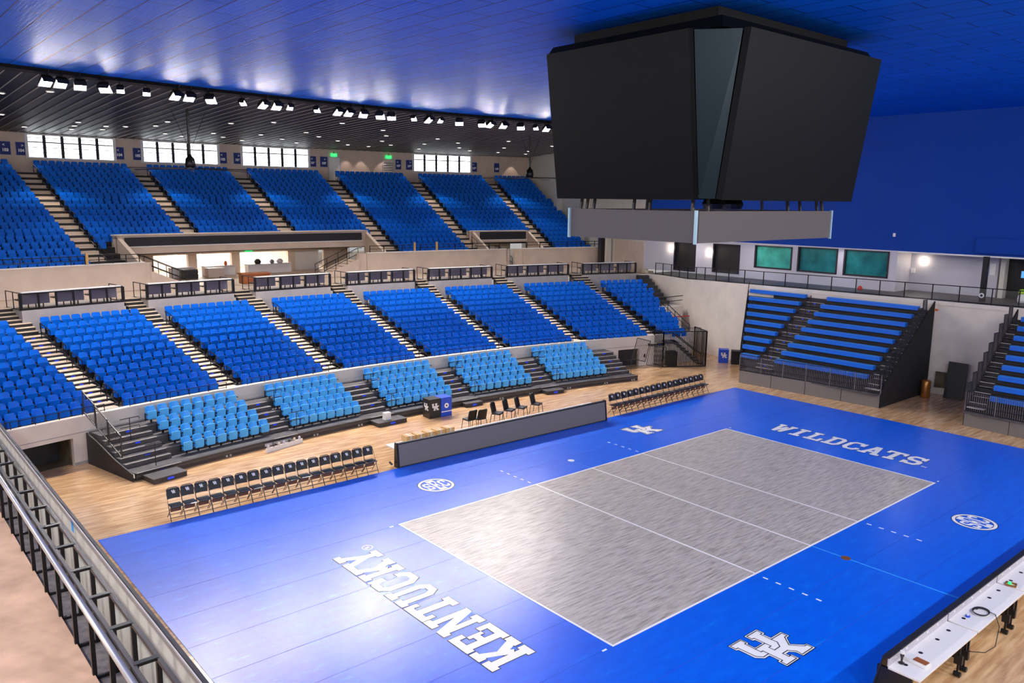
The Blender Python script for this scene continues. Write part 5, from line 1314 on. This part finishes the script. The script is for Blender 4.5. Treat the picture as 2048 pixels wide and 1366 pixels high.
t = thing('small_tray', 'small orange framed tray with green item on the LED table', 'tray', (.15, -9.66, .752), .2)
m = MB()
for a_ in ((-.1, -.12, .1, -.1), (-.1, .1, .1, .12), (-.1, -.1, -.08, .1), (.08, -.1, .1, .1)): m.box(a_[0], a_[1], 0, a_[2], a_[3], .04)
m.build('frame', 'bronze', t); MB().lathe([(.03, 0), (.04, .04), (.01, .07)], (.03, .03, 0), 10).build('green_item', 'green_exit', t)
for i, x in enumerate((-3.72, -3.4, -.98, -.62)):
    t = thing('table_clamp', 'black clamp and caster under the LED table edge, %s from the bottom' % ORD[i], 'clamp', (x, -9.97, .0), 0, 'black clamps at the LED table edge')
    MB().box(-.05, -.08, .30, .05, .08, .50).build('clamp_body', 'black_plastic', t); MB().box(-.02, -.02, .06, .02, .02, .68).build('stem', 'black_metal', t)
    MB().tube([(0, -.07, .06), (0, .07, .06)], .055, 12).build('caster', 'black_plastic', t)
# ============================================================ NEAR LEFT: CONCOURSE EDGE WITH TRUSS RAILING
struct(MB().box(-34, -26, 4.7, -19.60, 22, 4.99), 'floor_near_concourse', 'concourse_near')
struct(MB().box(-19.60, -26, 4.55, -19.34, 22, 4.93), 'trim_11', 'ledge_grey')
t = thing('truss_railing', 'double black truss railing with silver handrail along the near concourse edge', 'railing', (-19.5, -4, 4.93))
Bx = Vector((-19.5, -4, 4.93))
yy = 7.125
while yy > -11.5:
    fr = MB(); x0, x1 = -19.60 - Bx.x, -19.385 - Bx.x; y = yy - Bx.y
    for x in (x0, x1): fr.box(x - .022, y - .022, 0, x + .022, y + .022, .92)
    fr.box(x0, y - .018, 0, x1, y + .018, .035); fr.box(x0, y - .03, .90, x1, y + .03, .93); 
    fr.build('truss_frame', 'black_metal', t)
    yy -= .785
for x in (-19.60, -19.385):
    MB().box(x - .02 - Bx.x, -7.6, .885, x + .02 - Bx.x, 8.4, .925).build('top_chord', 'dark_steel', t)
MB().tube([(-19.655 - Bx.x, 11.4, .86), (-19.655 - Bx.x, -7.6, .86)], .036, 10).build('handrail', 'handrail_silver', t, smooth=True)
t = thing('guard_screen', 'long pale grey guard screen with black top edge along the near concourse', 'screen', (-19.04, -4, 4.6))
MB().box(-.015, -8, -1.2, .015, 12, .93).build('screen_sheet', 'panel_grey', t); MB().box(-.02, -8, .93, .02, 12, .955).build('black_edge', 'outline_black', t); MB().box(-.028, -8, .90, -.016, 12, .93).build('white_edge', 'white_paint', t)
MB().box(-.02, .3, .72, -.016, .42, .86).build('blue_sticker', 'seat_light', t)
# ============================================================ CONTENTS OF THE LEFT TUNNEL
t = thing('tool_cart', 'low cart with orange and green bottles inside the left tunnel', 'cart', pw(68.2, -.2035, .012), .2)
MB().box(-.40, -.25, .08, .40, .25, .14).build('platform', 'cardboard', t)
for x in (-.35, .35): MB().tube([(x, -.24, .05), (x, .24, .05)], .045, 8).build('wheel', 'black_plastic', t)
for k in range(5): MB().lathe([(.07, 0), (.07, .2), (.03, .26), (.03, .3)], (-.34 + .17 * k, 0, .14), 10).build('bottle', ('orange', 'orange', 'cardboard', 'green_vest', 'orange')[k], t)
t = thing('red_machine', 'red floor machine standing inside the right tunnel', 'machine', pw(67.5, .274, .012), -.3)
MB().box(-.3, -.2, .05, .3, .2, .3).build('machine_body', 'red', t, bevel=.03); MB().tube([(0, .1, .3), (-.2, .1, .75)], .02, 6).build('handle', 'black_metal', t)

# small fittings
for th, nm in ((.088, 'tan strap post on the low railing below section 107, left one'), (.108, 'tan strap post on the low railing below section 107, right one'), (-.1495, 'tan strap post at the right end of the left parapet railing')):
    MB().box(-.06, -.06, 0, .06, .06, .62).build('strap_post', 'cardboard', loc=P(CU, 91.2, th, 6.26), rotz=-th, label=nm, cat='post')
p = P(CW, R0 - .02, tw(-.186), .52)
MB().box(-.06, -.015, 0, .06, .0, .16).build('wall_socket', 'outline_black', loc=p, rotz=.2, label='small dark socket on the white wall right of the left tunnel', cat='wall socket')
p = P(CW, R0 - .02, tw(.2915), .5)
MB().box(-.06, -.015, 0, .06, .0, .2).build('wall_socket', 'outline_black', loc=p, rotz=-.3, label='small dark socket on the white wall right of the right tunnel', cat='wall socket')
